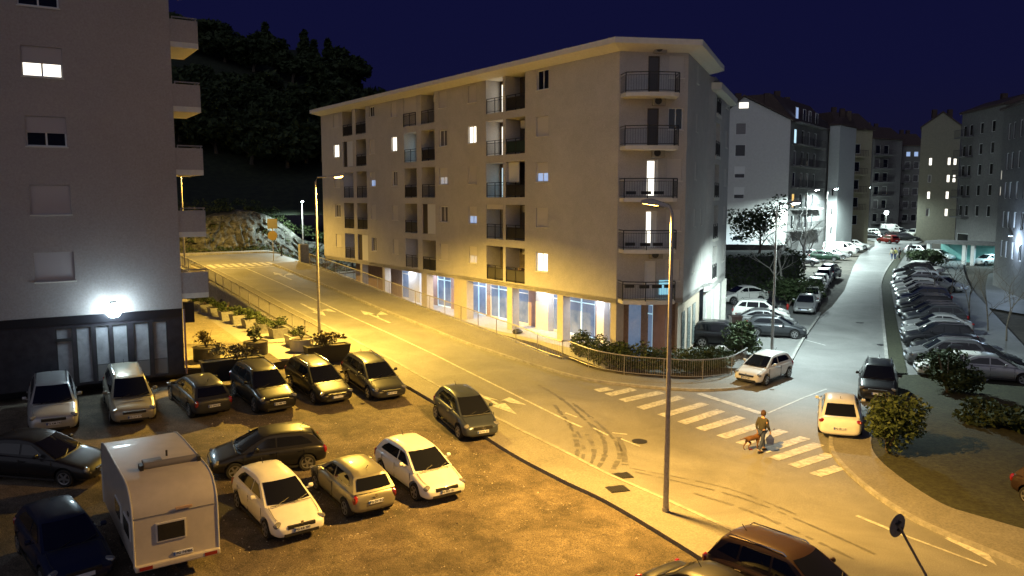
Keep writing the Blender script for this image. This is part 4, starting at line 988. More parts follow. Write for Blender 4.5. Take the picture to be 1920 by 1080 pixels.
# ---------------------------------------------------------------- plants
def leaves(mb, c, rad, n, size, r, flat=1, shell=.35):
    c = Vector(c)
    for _ in range(n):
        while True:
            v = Vector((r.uniform(-1,1), r.uniform(-1,1), r.uniform(-1,1)))
            if shell < v.length <= 1: break
        p = c+Vector((v.x*rad[0], v.y*rad[1], v.z*rad[2]))
        a = Vector((r.gauss(0,1), r.gauss(0,1), r.gauss(0,.6))).normalized(); b = a.orthogonal().normalized()
        b = (b*math.cos(r.random()*6.3)+a.cross(b)*math.sin(r.random()*6.3)); s = size*r.uniform(.6, 1.3)
        mb.add([p-a*s, p-b*s*.45, p+a*s, p+b*s*.45], [(0,1,2,3)])
def shrub(name, label, cat, xy, z, h, rx, seed, m=LEAFM, n=350, size=.09, group=None, lumps=5, ry=None, stem=True):
    r = random.Random(seed); base = thing(name, label, cat, (xy[0], xy[1], z), group); ry = ry or rx; mb = MB()
    for i in range(lumps):
        a = r.uniform(0, 6.28); k = r.uniform(.1, .62)
        c = (xy[0]+math.cos(a)*rx*k, xy[1]+math.sin(a)*ry*k, z+h*r.uniform(.3, .74)); g_ = r.uniform(.35,.62); leaves(mb, c, (rx*g_, ry*g_, h*r.uniform(.16,.34)), n//lumps, size, r)
    mb.build('foliage', m, base)
    if stem:
        sm = MB()
        for i in range(5):
            a = r.uniform(0, 6.28); sm.tube([(xy[0],xy[1],z),(xy[0]+math.cos(a)*rx*.3,xy[1]+math.sin(a)*ry*.3,z+h*.5),(xy[0]+math.cos(a)*rx*.5,xy[1]+math.sin(a)*ry*.5,z+h*.85)], [.02*h+.01,.012*h+.005,.004], 5)
        sm.build('stems', BARK, base)
    return base
def planter(kind, xy, z, w, d, h, label, group=None, m=CONC, rz=0):
    base = thing('planter', label, 'planter', (xy[0], xy[1], z), group)
    if kind == 'round':
        MB().lathe([(w*.44,0),(w*.5,.05),(w*.5,h-.06),(w*.52,h),(w*.46,h),(w*.44,h-.08),(.02,h-.08)], (xy[0],xy[1],z), 24).build('tub', m, base, smooth=True)
    else:
        M = Matrix.Translation((xy[0], xy[1], z)) @ Matrix.Rotation(rz, 4, 'Z')
        v = [(-w*.42,-d*.40,0),(w*.42,-d*.40,0),(w*.42,d*.40,0),(-w*.42,d*.40,0),(-w/2,-d/2,h),(w/2,-d/2,h),(w/2,d/2,h),(-w/2,d/2,h),(-w*.45,-d*.43,h),(w*.45,-d*.43,h),(w*.45,d*.43,h),(-w*.45,d*.43,h),(-w*.45,-d*.43,h-.06),(w*.45,-d*.43,h-.06),(w*.45,d*.43,h-.06),(-w*.45,d*.43,h-.06)]
        MB().add([M @ Vector(p) for p in v], [(0,3,2,1)]+[(i,(i+1)%4,4+(i+1)%4,4+i) for i in range(4)]+[(4+i,4+(i+1)%4,8+(i+1)%4,8+i) for i in range(4)]+[(8+i,8+(i+1)%4,12+(i+1)%4,12+i) for i in range(4)]).build('tub', m, base)
    if kind == 'round': MB().lathe([(w*.43,h-.1),(w*.43,h-.05)], (xy[0],xy[1],z), 20).build('soil', DIRT, base)
    else: MB().box(-w*.445, w*.445, -d*.42, d*.42, h-.12, h-.055, M).build('soil', DIRT, base)
    return base
PG_ = 'concrete planters in a row below the ramp wall'; SG_ = 'drooping shrubs in the row of planters'
ANG = math.atan2(SD.y, SD.x)
ords = ['nearest','second','third','fourth','fifth','sixth','seventh','farthest']
for i in range(8):
    s = 48.2+i*2.35; q = 16.3-(.12*i); xy = SQ(s, q)
    planter('box', xy, ZT, 1.0, 1.0, .62, f'grey tapered concrete planter, {ords[i]} in the row below the ramp wall', PG_, rz=ANG)
    shrub('planter_shrub', f'drooping green shrub in the {ords[i]} planter below the ramp wall', 'shrub', xy, ZT+.52, .85, .75, 40+i, LEAFM, 420, .09, SG_)
WP = mat('pale_planter', (.30,.29,.27), .8, (.38,.36,.34), 3)
xy = ATz(552,648,ZT); planter('box', xy, ZT, 1.3, .8, .62, 'pale square planter beside the foot of the ramp railing', m=WP, rz=ANG); shrub('planter_shrub', 'low grassy plant in the pale square planter', 'shrub', xy, ZT+.5, .5, .5, 60, LEAFM, 200, .08)
xy = ATz(566,658,ZT); planter('round', xy, ZT, 1.3, 1.3, .72, 'round grey tub in front of the pale square planter', m=WP); shrub('planter_shrub', 'sparse shrub in the round grey tub', 'shrub', xy, ZT+.6, .95, .5, 61, LEAFM, 150, .08)
xy = ATz(480,664,ZT); planter('round', xy, ZT, 1.3, 1.3, .72, 'round dark tub in the middle of the terrace', m=mat('dark_tub', (.05,.045,.045), .6)); shrub('planter_shrub', 'leafy shrub in the round dark tub mid terrace', 'shrub', xy, ZT+.62, 1.1, .6, 62, LEAFM, 260, .1)
xy = ATz(388,676,ZT); planter('round', xy, ZT, 1.35, 1.3, .75, 'round dark tub nearest the tower corner', m=mat('dark_tub', (.05,.045,.045), .6)); shrub('planter_shrub', 'reddish leaved shrub in the tub nearest the tower corner', 'shrub', xy, ZT+.65, 1.15, .6, 63, LEAFR, 240, .1)
eang = math.atan2(EL.y, EL.x)
xy = ATz(436,698,ZT); planter('box', xy, ZT-.35, 3.0, .8, 1.05, 'long black planter box behind the black suv', m=mat('black_box', (.013,.013,.014), .5), rz=eang); shrub('planter_shrub', 'wide dark shrubs in the long black planter box', 'shrub', xy, ZT+.55, .95, 1.35, 64, LEAFR, 620, .1, ry=.45, lumps=8)
xy = ATz(614,678,ZT-.5); planter('box', xy, ZT-.55, 2.5, .8, 1.0, 'black planter box behind the two estate cars', m=mat('black_box', (.013,.013,.014), .5), rz=eang); shrub('planter_shrub', 'wide flowering shrubs in the black planter behind the estates', 'shrub', xy, ZT+.3, .95, 1.15, 65, LEAFR, 620, .1, ry=.45, lumps=8)
shrub('shop_shrub', 'small shrub before the shop window behind the beige suv', 'shrub', ATz(232,700,ZT), ZT, 1.1, .9, 66, LEAFD, 300, .08)
# hedge behind the curved railing
hp = smoothp([AT(1068,668), AT(1110,688), AT(1174,700), AT(1242,704), AT(1310,706), AT(1362,698)], 2)
hp = offs(hp, .75); r = random.Random(3); mb = MB(); hb_ = thing('hedge', 'dense green hedge behind the curved railing at the building corner', 'hedge', (hp[0].x, hp[0].y, G(hp[0].x, hp[0].y)))
for p in resample([tuple(p) for p in hp], .8):
    h = r.uniform(1.2, 1.75); g_ = G(p.x, p.y); leaves(mb, (p.x+r.uniform(-.2,.2), p.y+.2, g_+h*.52), (.7, .85, h*.52), 420, .1, r, shell=.5)
mb.build('foliage', LEAFM, hb_)
mb = MB()
for p in resample([tuple(p) for p in hp], .5): mb.tube([(p.x,p.y,G(p.x,p.y)-.1),(p.x+r.uniform(-.2,.2),p.y,G(p.x,p.y)+1.1)], [.03,.012], 5)
mb.build('stems', BARK, hb_)
def bush(u, v, w, h, label, seed, m=LEAFM, n=2600, size=.13, dz=0):
    p = at(u, v); return shrub('bush', label, 'bush', (p.x, p.y), p.z+dz, h, w, seed, m, n, size, lumps=11)
bush(1392,668,1.5,2.3,'tall leafy bush left of the white three door hatchback',71)
bush(1345,690,1.3,1.1,'low bush between the hedge end and the pale utility box',72, n=1200)
bush(1664,850,1.38,2.85,'big rounded bush on the island beside the white fastback',73,LEAFM,4800,.10)
bush(1776,738,1.75,2.6,'dark rounded bush at the near end of the parked row',74,LEAFD,3800,.13)
bush(1872,800,1.9,1.1,'low spreading dark bush at the right edge of the verge',75,LEAFD,3200,.14)
p = at(1352,684); ub = thing('utility_box', 'pale yellow lit utility box among the bushes by the hedge', 'box', tuple(p))
MB().bx((p.x,p.y,p.z+.45), .8, .6, .9, .5).build('cabinet', WP, ub); MB().prism([(p.x-.5,p.y-.4),(p.x+.5,p.y-.4),(p.x+.5,p.y+.4),(p.x-.5,p.y+.4)], p.z+.9, p.z+1.15, [(p.x-.2,p.y-.2),(p.x+.2,p.y-.2),(p.x+.2,p.y+.2),(p.x-.2,p.y+.2)]).build('lid', WP, ub)
# ivy covered wall behind the corner car park
HW0 = Vector((20.8, 80)); HW1 = Vector((30.5, 84.5)); HW2 = Vector((31.5, 92))
hw_ = thing('ivy_wall', 'high dark ivy covered wall behind the white coupe suv', 'hedge', (HW0.x, HW0.y, 1.2)); mb = MB()
mb.prism([tuple(HW0), tuple(HW1), tuple(HW2), (HW0.x+2, 92)], .9, 4.7); mb.build('wall', mat('dark_stone', (.03,.03,.03), .9, (.05,.05,.045), 3), hw_)
mb = MB(); r = random.Random(5)
for a, b in ((HW0, HW1), (HW1, HW2)):
    k = int((b-a).length/.8)
    for i in range(k+1):
        c = a+(b-a)*i/k
        for z in (1.4, 2.4, 3.4, 4.4): leaves(mb, (c.x, c.y-.1, z), (.7,.35,.7), 60, .16, r, shell=.2)
mb.build('foliage', LEAFD, hw_)
bush(1508,566,2.3,2.6,'tangled bush beside the parked white saloons',77,LEAFD,2600,.14)
bush(1478,575,2.2,2.9,'tangled dark bush at the foot of the bare tree',78,LEAFD,2400,.15)
def tree(name, label, xy, z, h, r_, seed, leafm=LEAFD, n=2600, size=.22, trunkr=.2, bare=False, cyp=False, group=None, lev=4, bm_=None):
    r = random.Random(seed); base = thing(name, label, 'tree', (xy[0], xy[1], z), group)
    tb = MB(); tips = []
    def br(p, d, L, rad, k):
        e = p+d*L*.5+Vector((r.uniform(-.06,.06), r.uniform(-.06,.06), 0))*L; f = e+(d+Vector((r.uniform(-.15,.15), r.uniform(-.15,.15), .12))).normalized()*L*.5
        tb.tube([p, e, f], [rad, rad*.8, rad*.6], 6 if k > 1 else 4, cap=False)
        if k == 0: tips.append(f); return
        for i in range(3 if k > 1 else 4):
            a = r.uniform(0, 6.28); t = r.uniform(.45, .85); nd = (d*t+Vector((math.cos(a), math.sin(a), r.uniform(.1,.4)))*(1-t*.55)).normalized()
            br(f if i < 2 else e, nd, L*r.uniform(.6,.8), rad*.55, k-1)
    if cyp:
        tb.tube([(xy[0],xy[1],z),(xy[0],xy[1],z+h*.9)], [trunkr, .04], 6)
    else: br(Vector((xy[0],xy[1],z-.1)), Vector((r.uniform(-.05,.05),r.uniform(-.05,.05),1)).normalized(), h*.3, trunkr, lev if bare else 2)
    tb.build('trunk', bm_ or BARK, base)
    if not bare:
        mb = MB()
        if cyp:
            for i in range(9): t = i/8; leaves(mb, (xy[0]+r.uniform(-.2,.2),xy[1],z+h*(.12+.84*t)), (r_*(1-t*.75)*r.uniform(.8,1.1),r_*(1-t*.75),h*.09), n//9, size, r, shell=.4)
        else:
            for i in range(12):
                a = r.uniform(0,6.28); k = r.uniform(.15,.75); zz = r.uniform(.3,.85)
                leaves(mb, (xy[0]+math.cos(a)*r_*k, xy[1]+math.sin(a)*r_*k, z+h*zz), (r_*r.uniform(.3,.5), r_*r.uniform(.3,.5), h*r.uniform(.14,.22)), n//12, size, r)
        mb.build('crown', leafm, base)
    return base
tree('evergreen_tree','dark evergreen tree standing against the floodlit white gable wall',(26.9,87),4.4,6.9,3.9,11,LEAFD,3300,.17,.16)
tree('bare_tree','tall bare tree with pale branches beside the first white street lamp',(25.2,74.5),1.1,10.5,3,12,bare=True,bm_=PALEB,trunkr=.15)
tree('bare_tree','bare tree whose pale twigs glow under the second street lamp',(35.5,97),1.7,10.5,3,13,bare=True,bm_=PALEB,trunkr=.18)
tree('bare_tree','smaller bare tree between the two pale glowing trees',(31.5,90),1.6,8.5,3,14,bare=True,bm_=PALEB,trunkr=.12)
TG = 'thin bare saplings on the right hand verge'
for i, (u, v, h) in enumerate(((1752,560,6),(1782,560,6.5),(1818,600,7),(1853,620,7.5),(1887,640,8))):
    p = at(u, v); tree('bare_sapling', f'thin bare sapling on the right verge, number {i+1} counted from the left'.replace('number 1','first').replace('number 2','second').replace('number 3','third').replace('number 4','fourth').replace('number 5','fifth'), (p.x, p.y), p.z, h, 2, 80+i, bare=True, trunkr=.06, group=TG, lev=3)
bush(1740,500,3.0,3.0,'dark spreading bush behind the far end of the parked row',79,LEAFD,2200,.22)

# hill behind the upper road: rock face and wooded slope
from mathutils import noise
def hillz(s, q):
    d = s-93.5; base = 5.0+.02*max(0, s-93); n_ = noise.noise(Vector((s*.05, q*.05, 0)))*3
    f = min(1, max(0, (95-q)/30))
    return base+(3.6+max(0, min(d, 75))*.42+n_*min(1, max(0, d/15)))*f
vs = []; NS, NQ = 34, 60
for i in range(NS):
    for j in range(NQ):
        s = 93.6+i*3.2; q = -110+j*3.6; x, y = SQ(s, q); vs.append((x, y, hillz(s, q)))
struct(MB().add(vs, [(i*NQ+j, i*NQ+j+1, (i+1)*NQ+j+1, (i+1)*NQ+j) for i in range(NS-1) for j in range(NQ-1)]).build('hill', HILLM, smooth=True))
vs = []; NZ = 22; NQ = 420
for i in range(NZ):
    for j in range(NQ):
        q = -50+j*.28; t = i/(NZ-1); s0 = 90.4+.1*max(0, q-28)*1.6; zb = G(*SQ(s0, q))-.2
        nn = noise.noise(Vector((q*.42, t*2.2, 1)))*1.1+abs(noise.noise(Vector((q*1.3, t*5, 4))))*1.3-.4+noise.noise(Vector((q*3.1, t*9, 6)))*.4
        h = 4.4+noise.noise(Vector((q*.12, 0, 9)))*2.0
        s = s0+t*2.2+nn*(1-abs(2*t-1)*.4)+(1.2 if i == NZ-1 else 0); x, y = SQ(s, q); vs.append((x, y, zb+h*t+nn*.25*(t > 0)))
rk_ = MB().add(vs, [(i*NQ+j, i*NQ+j+1, (i+1)*NQ+j+1, (i+1)*NQ+j) for i in range(NZ-1) for j in range(NQ-1)]).build('rock_face', ROCK); struct(rk_)
mb = MB(); r = random.Random(9)
for k in range(520):
    q = r.uniform(-6, 58); t = r.choice((0, 0, r.random(), r.random(), 1, 1, 1.15)); s0 = 90.2+.16*max(0, q-28); x, y = SQ(s0+t*3.2, q); z = G(x, y)+t*4.4
    leaves(mb, (x, y, z+.15), (r.uniform(.3,1.1), r.uniform(.3,.9), r.uniform(.25,.6)), 45, .13, r, shell=.1)
tag(mb.build('ground_cover', LEAFM), 'weeds and low scrub growing over the rock face', 'scrub', kind='stuff')
HG = 'trees standing dark on the wooded hill'
def hill_at(u, Yd): return ((u-960)/1500*Yd*1.01, Yd)
tl = [(352,112,330,'d'),(385,114,300,'d'),(418,112,345,'d'),(450,114,310,'d'),(482,112,350,'d'),(515,116,300,'d'),(548,113,340,'d'),(582,116,310,'d'),(610,118,345,'d'),(365,120,265,'d'),(402,122,255,'d'),(440,121,270,'d'),(478,122,250,'d'),(520,123,262,'d'),(560,122,250,'d'),(598,124,268,'d'),(636,130,262,'d'),(338,150,88,'d'),(372,152,70,'d'),(405,158,55,'d'),(440,152,70,'d'),(470,160,100,'d'),(492,150,112,'d'),(515,165,45,'c'),(545,158,92,'c'),(562,150,95,'d'),(585,166,84,'c'),(602,156,78,'c'),(628,162,112,'c'),(642,150,125,'d'),(662,160,160,'d'),(678,168,140,'c'),(350,128,190,'d'),(420,126,200,'d'),(495,128,210,'d'),(560,126,215,'d'),(620,130,220,'d'),(668,140,215,'d')]
for i, (u, Yd, v, k) in enumerate(tl):
    x, y = hill_at(u, Yd); s, q = sq(x, y); z = hillz(s, q) if s > 94 else 6
    zt = CH+math.tan(math.atan((540-v)/1500)-TILT)*Yd; h = max(6, zt-z)
    if k == 'c': tree('cypress_tree', 'slender cypress rising from the dark wooded hill', (x, y), z, h, 1.9, 100+i, LEAFD, 1300, .5, .2, cyp=True, group=HG+', cypresses')
    else: tree('hill_tree', 'dark round crowned tree on the wooded hill', (x, y), z, h, 6.0, 100+i, LEAFD, 2600, .6, .3, group=HG)

# ---------------------------------------------------------------- street lamps
SOD = (1,.60,.09); SOD2 = (1,.54,.10); WHT = (.78,.98,.95)
def lamp(xy, h, arm, color, energy, label, group=None, al=1.3, es=25, z=None, spot=None, size=.16, tilt=0, blend=.5, drop=1):
    x, y = xy; z = G(x, y) if z is None else z; a = Vector((arm[0], arm[1], 0)).normalized()
    b = thing('street_lamp', label, 'street lamp', (x, y, z), group); up = Vector((0,0,1)); P = Vector((x, y, z))
    MB().tube([P, P+up*.25], [.12,.12], 12).tube([P+up*.2, P+up*h*.5, P+up*(h-.3), P+up*(h-.05)+a*.12, P+up*h+a*al*.5], [.10,.075,.055,.05,.045], 12).build('pole', POLE, b, smooth=True)
    c = P+up*(h+.06)+a*al; rz = math.atan2(a.y, a.x)
    M = Matrix.Translation(c) @ Matrix.Rotation(rz, 4, 'Z') @ Matrix.Rotation(R(-8), 4, 'Y')
    hd = MB(); hd.add([M @ Vector(p) for p in ((-.62,-.07,-.05),(-.62,.07,-.05),(.35,.17,-.07),(.35,-.17,-.07),(-.6,-.05,.04),(-.6,.05,.04),(.1,.13,.12),(.1,-.13,.12),(.35,.13,.05),(.35,-.13,.05))],
        [(0,1,2,3),(4,7,6,5),(7,9,8,6),(0,4,5,1),(2,8,9,3),(1,5,6,2),(2,6,8),(0,3,7,4),(3,9,7)]); hd = hd.build('head', POLE, b)
    em = mat('lamp_glass_'+('yellow' if color[2] < .2 else 'white'), (1,1,1), .3, emit=color, es=es)
    g_ = MB(); pts = []
    g_.add([M @ Vector(p) for p in ((-.22,-.11,-.072),(-.22,.11,-.072),(.30,.13,-.075),(.30,-.13,-.075),(-.15,-.07,-.08-.07*drop),(-.15,.07,-.08-.07*drop),(.22,.08,-.08-.07*drop),(.22,-.08,-.08-.07*drop))], [(0,1,2,3),(4,7,6,5),(0,4,5,1),(1,5,6,2),(2,6,7,3),(3,7,4,0)])
    g_.build('lamp_glass', em, b)
    l = bpy.data.lights.new('street_light', 'SPOT'); l.energy = energy; l.color = color; l.shadow_soft_size = size; l.spot_size = R(spot or 165); l.spot_blend = blend
    o = bpy.data.objects.new('street_light', l); col.objects.link(o); o.location = M @ Vector((.04,0,-.32)); o.rotation_euler = (0, -R(tilt), rz); o.parent = b; o.matrix_parent_inverse = Matrix.Translation(-Vector((x,y,z)))
    return b
pole0 = at(1248,965)
lamp((pole0.x, pole0.y), 10.4, (-.75,.66), SOD2, 25000, 'grey steel street lamp standing alone in the foreground on the left pavement', spot=150, blend=.6, al=.75, drop=0)
lamp(SQ(45.6,17.95), 10.0, (.86,.2), SOD, 31000, 'yellow glowing street lamp at the foot of the ramp railing', spot=152)
p = at(347,500); lamp((p.x, p.y), 9.8, (.95,.3), SOD, 12500, 'yellow street lamp mostly hidden behind the balconies of the left tower', spot=156)
SGp = 'white street lamps along the left kerb of the street'
p = at(1447,665); lamp((p.x, p.y), 9.7, (.8,.25), WHT, 12500, 'white street lamp beside the hedge corner, nearest of the street row', SGp, spot=160, es=60, tilt=16)
for u, v, h, lab in ((1508,500,10,'second'),(1546,480,10,'third'),(1612,450,10,'fourth')):
    p = at(u, v); lamp((p.x, p.y), h, (.9,.1), WHT, 19000, f'white street lamp, {lab} along the left side of the street', SGp, spot=170, es=60)
lamp((-24.6,94.2), 7.8, (.3,-.9), (.75,.95,.9), 4200, 'white street lamp on the upper road before the rock face', al=.7, z=G(-24.6,94.2), es=60)
lamp((26.0, 103.5), 4.5, (.3,.9), (.62,.82,1), 2600, 'white street lamp behind the apartment building, lighting the gable wall', z=4.3)
p = at(1660,438); lan = thing('lantern', 'small white globe lantern at the far end of the street', 'lamp', tuple(p))
MB().tube([p, p+Vector((0,0,4.2))], .06, 6).build('pole', POLE, lan); MB().lathe([(.05,4.0),(.38,4.2),(.45,4.5),(.3,4.85),(.05,4.9)], tuple(p), 12).build('globe', mat('lamp_glass_lantern', (1,1,1), .3, emit=(.85,1,1), es=14), lan, smooth=True)
l = bpy.data.lights.new('lantern_light', 'POINT'); l.energy = 900; l.color = WHT; l.shadow_soft_size = .4; o = bpy.data.objects.new('lantern_light', l); col.objects.link(o); o.location = p+Vector((0,-.9,4.6))

# ---------------------------------------------------------------- buildings along the street
DK1 = layered(mat('render_grey', (.15,.145,.145), .9, (.21,.205,.20), 4), .3, .3, .7, .75)
DK2 = mat('render_dark_red', (.055,.04,.045), .9, (.08,.06,.06), 4)
DKW = mat('render_white', (.52,.52,.50), .9, (.58,.58,.56), 4)
def UY(u, Y): return Vector(((u-960)/1500*Y*1.0, Y))
def ZV(v, Y): return CH+math.tan(math.atan((540-v)/1500)-TILT)*Y
def block(name, label, p0, p1, depth, z0, z1, wm, wins=(), balc=(), gable=None, roofm=ROOFM, loc=None, side=None, flat=True, over=.35, rise=1.6):
    d = (p1-p0); W = d.length; F = FR(p0, d); base = thing(name, label, 'building', (p0.x, p0.y, z0)); B_ = {}
    hs = [(a, b, c, e, .15) for (a, b, c, e, k) in wins if e < z1-.1]
    mb = MB(); wall_holes(mb, F, W, z0, z1, hs)
    pts = [F(0,0,z0), F(W,0,z0), F(W,-depth,z0), F(0,-depth,z0)]
    for i, j in ((1,2),(2,3),(3,0)):
        a, b = pts[i], pts[j]; mb.add([a, b, b+Vector((0,0,z1-z0)), a+Vector((0,0,z1-z0))], [(0,1,2,3)])
    if gable:
        gx, gz = gable; mb.add([F(0,0,z1), F(W,0,z1), F(gx,0,gz)], [(0,1,2)])
    mb.build('wall', wm, base)
    r_ = MB()
    if gable:
        o = over
        L0, L1 = F(-o,o,z1-.12), F(-o,-depth,z1-.12); T0, T1 = F(gx,o,gz+.1), F(gx,-depth,gz+.1); R0, R1 = F(W+o,o,z1-.12), F(W+o,-depth,z1-.12); t = Vector((0,0,.22))
        for a, b, c, e in ((L0,L1,T1,T0),(T0,T1,R1,R0)): r_.add([a,b,c,e,a+t,b+t,c+t,e+t], [(0,1,2,3),(4,7,6,5),(0,4,5,1),(1,5,6,2),(2,6,7,3),(3,7,4,0)])
    else:
        r_.add([F(-over,over,z1), F(W+over,over,z1), F(W+over,-depth,z1), F(-over,-depth,z1), F(-over,over,z1+.25), F(W+over,over,z1+.25), F(W+over,-depth,z1+.25), F(-over,-depth,z1+.25), F(.4,-3,z1+rise), F(W-.4,-3,z1+rise), F(W-.4,-depth+1,z1+rise), F(.4,-depth+1,z1+rise)],
            [(0,1,2,3),(0,4,5,1),(1,5,6,2),(2,6,7,3),(3,7,4,0),(4,8,9,5),(5,9,10,6),(6,10,11,7),(7,11,8,4),(8,11,10,9)])
    rr = r_.build('roof', roofm, base)
    for k in range(2):
        c = F(W*(.3+.4*k), -4-k, 0); MB().bx((c.x,c.y,(gable[1] if gable else z1+rise)+.2), .8, .6, 1.6).build('chimney', roofm, rr)
    F_ = F
    for (a, b, c, e, k) in wins:
        F = F_ if e < z1-.1 else (lambda t, n, z: F_(t, n+.16, z))
        o = MB().fb(F, a, b, -.14, -.06, c, c+.07).fb(F, a, b, -.14, -.06, e-.07, e).fb(F, a, a+.07, -.14, -.06, c+.07, e-.07).fb(F, b-.07, b, -.14, -.06, c+.07, e-.07).build('window', FRAME, base)
        m_ = {'L':LITW,'C':LITC,'B':LITB,'O':LITO,'D':GLASSD,'d':mat('dim_glass', (.16,.15,.15), .2), 'S':GLASSD}[k]
        MB().fb(F, a+.07, b-.07, -.13, -.11, c+.07, e-.07).build('pane', m_, o)
        if k == 'S': MB().fb(F, a+.05, b-.05, -.10, -.07, c+(e-c)*.35, e-.05).build('shutter', FRAME, o)
    F = F_
    for (a, b, z, n) in balc:
        s_ = MB().fb(F, a, b, .004, n, z-.2, z).build('balcony', wm, base)
        g = MB().fb(F, a, b, n-.04, n, z+1.0, z+1.05); k = int((b-a)/.35)
        for i in range(k+1): t = a+(b-a)*i/k; g.fb(F, t-.02, t+.02, n-.035, n-.005, z, z+1.0)
        g.build('balcony_railing', BLKM, s_)
    return base, F, W
# R1: floodlit gable building
w_ = []
for i, k in enumerate('LdDSSSS'):
    z = ZV((196,240,281,322,361,404,440)[i], 110); hh = .8 if i == 0 else 1.5
    w_.append((2.7 if i else 3.0, 4.1 if i else 4.35, z-hh/2-.1, z+hh/2, k))
p0, p1 = UY(1335,111.5), UY(1474,109)
block('gable_house', 'white gable end apartment house, floodlit from below left of the street', p0, p1, 9, 4.3, ZV(226,110), DKW, w_, gable=(3.7, ZV(181,110)))
z0s = 2.0
def rows(n, z0, cols, lit, w=1.0, h=1.5, st=3.0, de='D'):
    out = []
    for r in range(n):
        for j, c in enumerate(cols): out.append((c, c+w, z0+st*r, z0+st*r+h, lit.get((r, j), de)))
    return out
b_, F, W = block('balcony_house', 'dark apartment house with stacked balconies next to the gable house', UY(1475,112), UY(1546,128), 10, z0s, ZV(235,118), DK1,
    rows(6, 6.3, [1.6,5.2,8.0,11.5], {(5,0):'B',(4,0):'C',(3,0):'d',(1,0):'O',(5,2):'d',(4,2):'d',(4,3):'d',(2,2):'d',(2,1):'d'}, 1.3, 2.0), [(1.0,7.4,6.2+3*r,1.1) for r in range(6)]+[(8.0,15,6.2+3*r,.9) for r in range(6)], rise=4)
block('stair_tower', 'pale narrow stair tower between two dark balcony houses', UY(1547,127), UY(1566,126), 8, z0s, ZV(236,127), mat('render_pale_blue', (.40,.42,.42), .9, (.46,.48,.48), 4), rows(3, 5, [.6], {}, .4, 1.2, de='D'), over=.1)
block('yellow_house', 'apartment house with yellow lit lower storeys and dark upper balconies', UY(1567,140), UY(1626,143), 12, z0s+.6, ZV(243,141), mat('render_yellow', (.36,.33,.22), .9, (.42,.39,.27), 4),
    rows(5, 6.0, [.6,3.2], {(0,1):'D',(4,0):'d',(2,0):'d'}, 1.6, 1.7, 3.1), [(.2,5.4,8.6+3.1*r,1.2) for r in range(4)], rise=3.2)
block('far_balcony_house', 'distant dark apartment house closing the end of the street', UY(1629,178), UY(1682,182), 12, 3, ZV(262,180), DK1,
    rows(6, 5.4, [.8,3.4], {(1,0):'d',(4,0):'d',(2,1):'d'}, 1.5, 1.9), [(.2,5.6,5.2+3*r,1.3) for r in range(6)], rise=3)
block('far_roof_house', 'distant dark house with two lit roof windows left of the yellow tower', UY(1683,186), UY(1722,186), 12, 3, ZV(274,186), DK1,
    rows(5, 5.4, [.7,2.7], {(2,0):'d'}, 1.3, 1.6)+[(.9,1.9,ZV(266+6,186)-2.6,ZV(266,186)-2.2,'B'),(2.7,3.7,ZV(272,186)-2.6,ZV(266,186)-2.2,'B')], [(.2,2.3,5.2+3*r,1.1) for r in range(5)], rise=3)
wt = []
for v, L in ((303,'L LL'),(335,'d LL'),(366,'L L '),(398,'d L ')):
    z = ZV(v, 150)
    for k, c in zip(L, (1.5, 2.6, 4.55, 5.5)):
        if k != ' ': wt.append((c, c+.55, z-.7, z+.7, k))
block('yellow_tower', 'slim yellowish tower house with scattered lit windows', UY(1716,151), UY(1789,148), 10, 2.3, ZV(238,150), mat('render_olive', (.22,.21,.165), .9, (.27,.26,.20), 4), wt, gable=(3.4, ZV(212,150)), over=.2)
block('dark_house', 'large unlit apartment block behind the saplings on the right', UY(1790,125), UY(1868,112), 12, 1.8, ZV(205,118), DK1,
    rows(5, 8.0, [.6,2.6,6.0,9.5], {}, 1.1, 1.6)+[(.5,4.3,2.3,5.3,'D')], [(.2,4.2,7.9+3*r,1.1) for r in range(5)])
block('corner_house', 'grey apartment house cut off by the right edge with dim windows', UY(1866,86), UY(1990,66), 12, 1.0, ZV(195,80), DK1,
    [(.3,.8,ZV(372,86)*0+12.6,13.6,'L'),(.3,.8,10.9,11.9,'L')]+rows(5, 4.6, [2.2,4.0,6.4,9.0], {(2,2):'d'}, .9, 1.7))
# lit garage under the dark house
gb = thing('lit_garage', 'open lit ground floor garage glowing turquoise under the dark block', 'garage', (30, 108, 1.8))
ga, gb2 = UY(1735,112), UY(1885,104); FG = FR(ga, gb2-ga); WG = (gb2-ga).length; zg0, zg1 = ZV(497,108), ZV(459,108)
MB().fb(FG, 0, WG, -.6, 0, .5, zg0).build('plinth', mat('dark_stone', (.03,.03,.03), .9), gb)
MB().fb(FG, 0, WG, -5, .2, zg1, zg1+.35).build('ceiling', DK1, gb)
MB().fb(FG, 0, WG, -5, -4.8, zg0, zg1).build('back_wall', mat('turquoise_wall', (.12,.30,.28), .8, (.16,.36,.33), 1), gb)
for t in (.2, 4.9, 6.0, WG-.5): MB().fb(FG, t, t+.45, -.5, -.02, zg0, zg1).build('column', WHITE, gb)
MB().fb(FG, 8.4, 9.6, -2.2, -1.9, zg1-.25, zg1-.1).build('tube_lamp', mat('white_lamp', (.9,.95,1), .4, emit=(.8,.88,1), es=6), gb)
for t, e in ((3.0, 60), (8.6, 190)):
    l = bpy.data.lights.new('garage_light', 'AREA'); l.size = 1.5; l.energy = e; l.color = (.5,.88,1); o = bpy.data.objects.new('garage_light', l); col.objects.link(o); p = FG(t, -2, zg1-.3); o.location = p
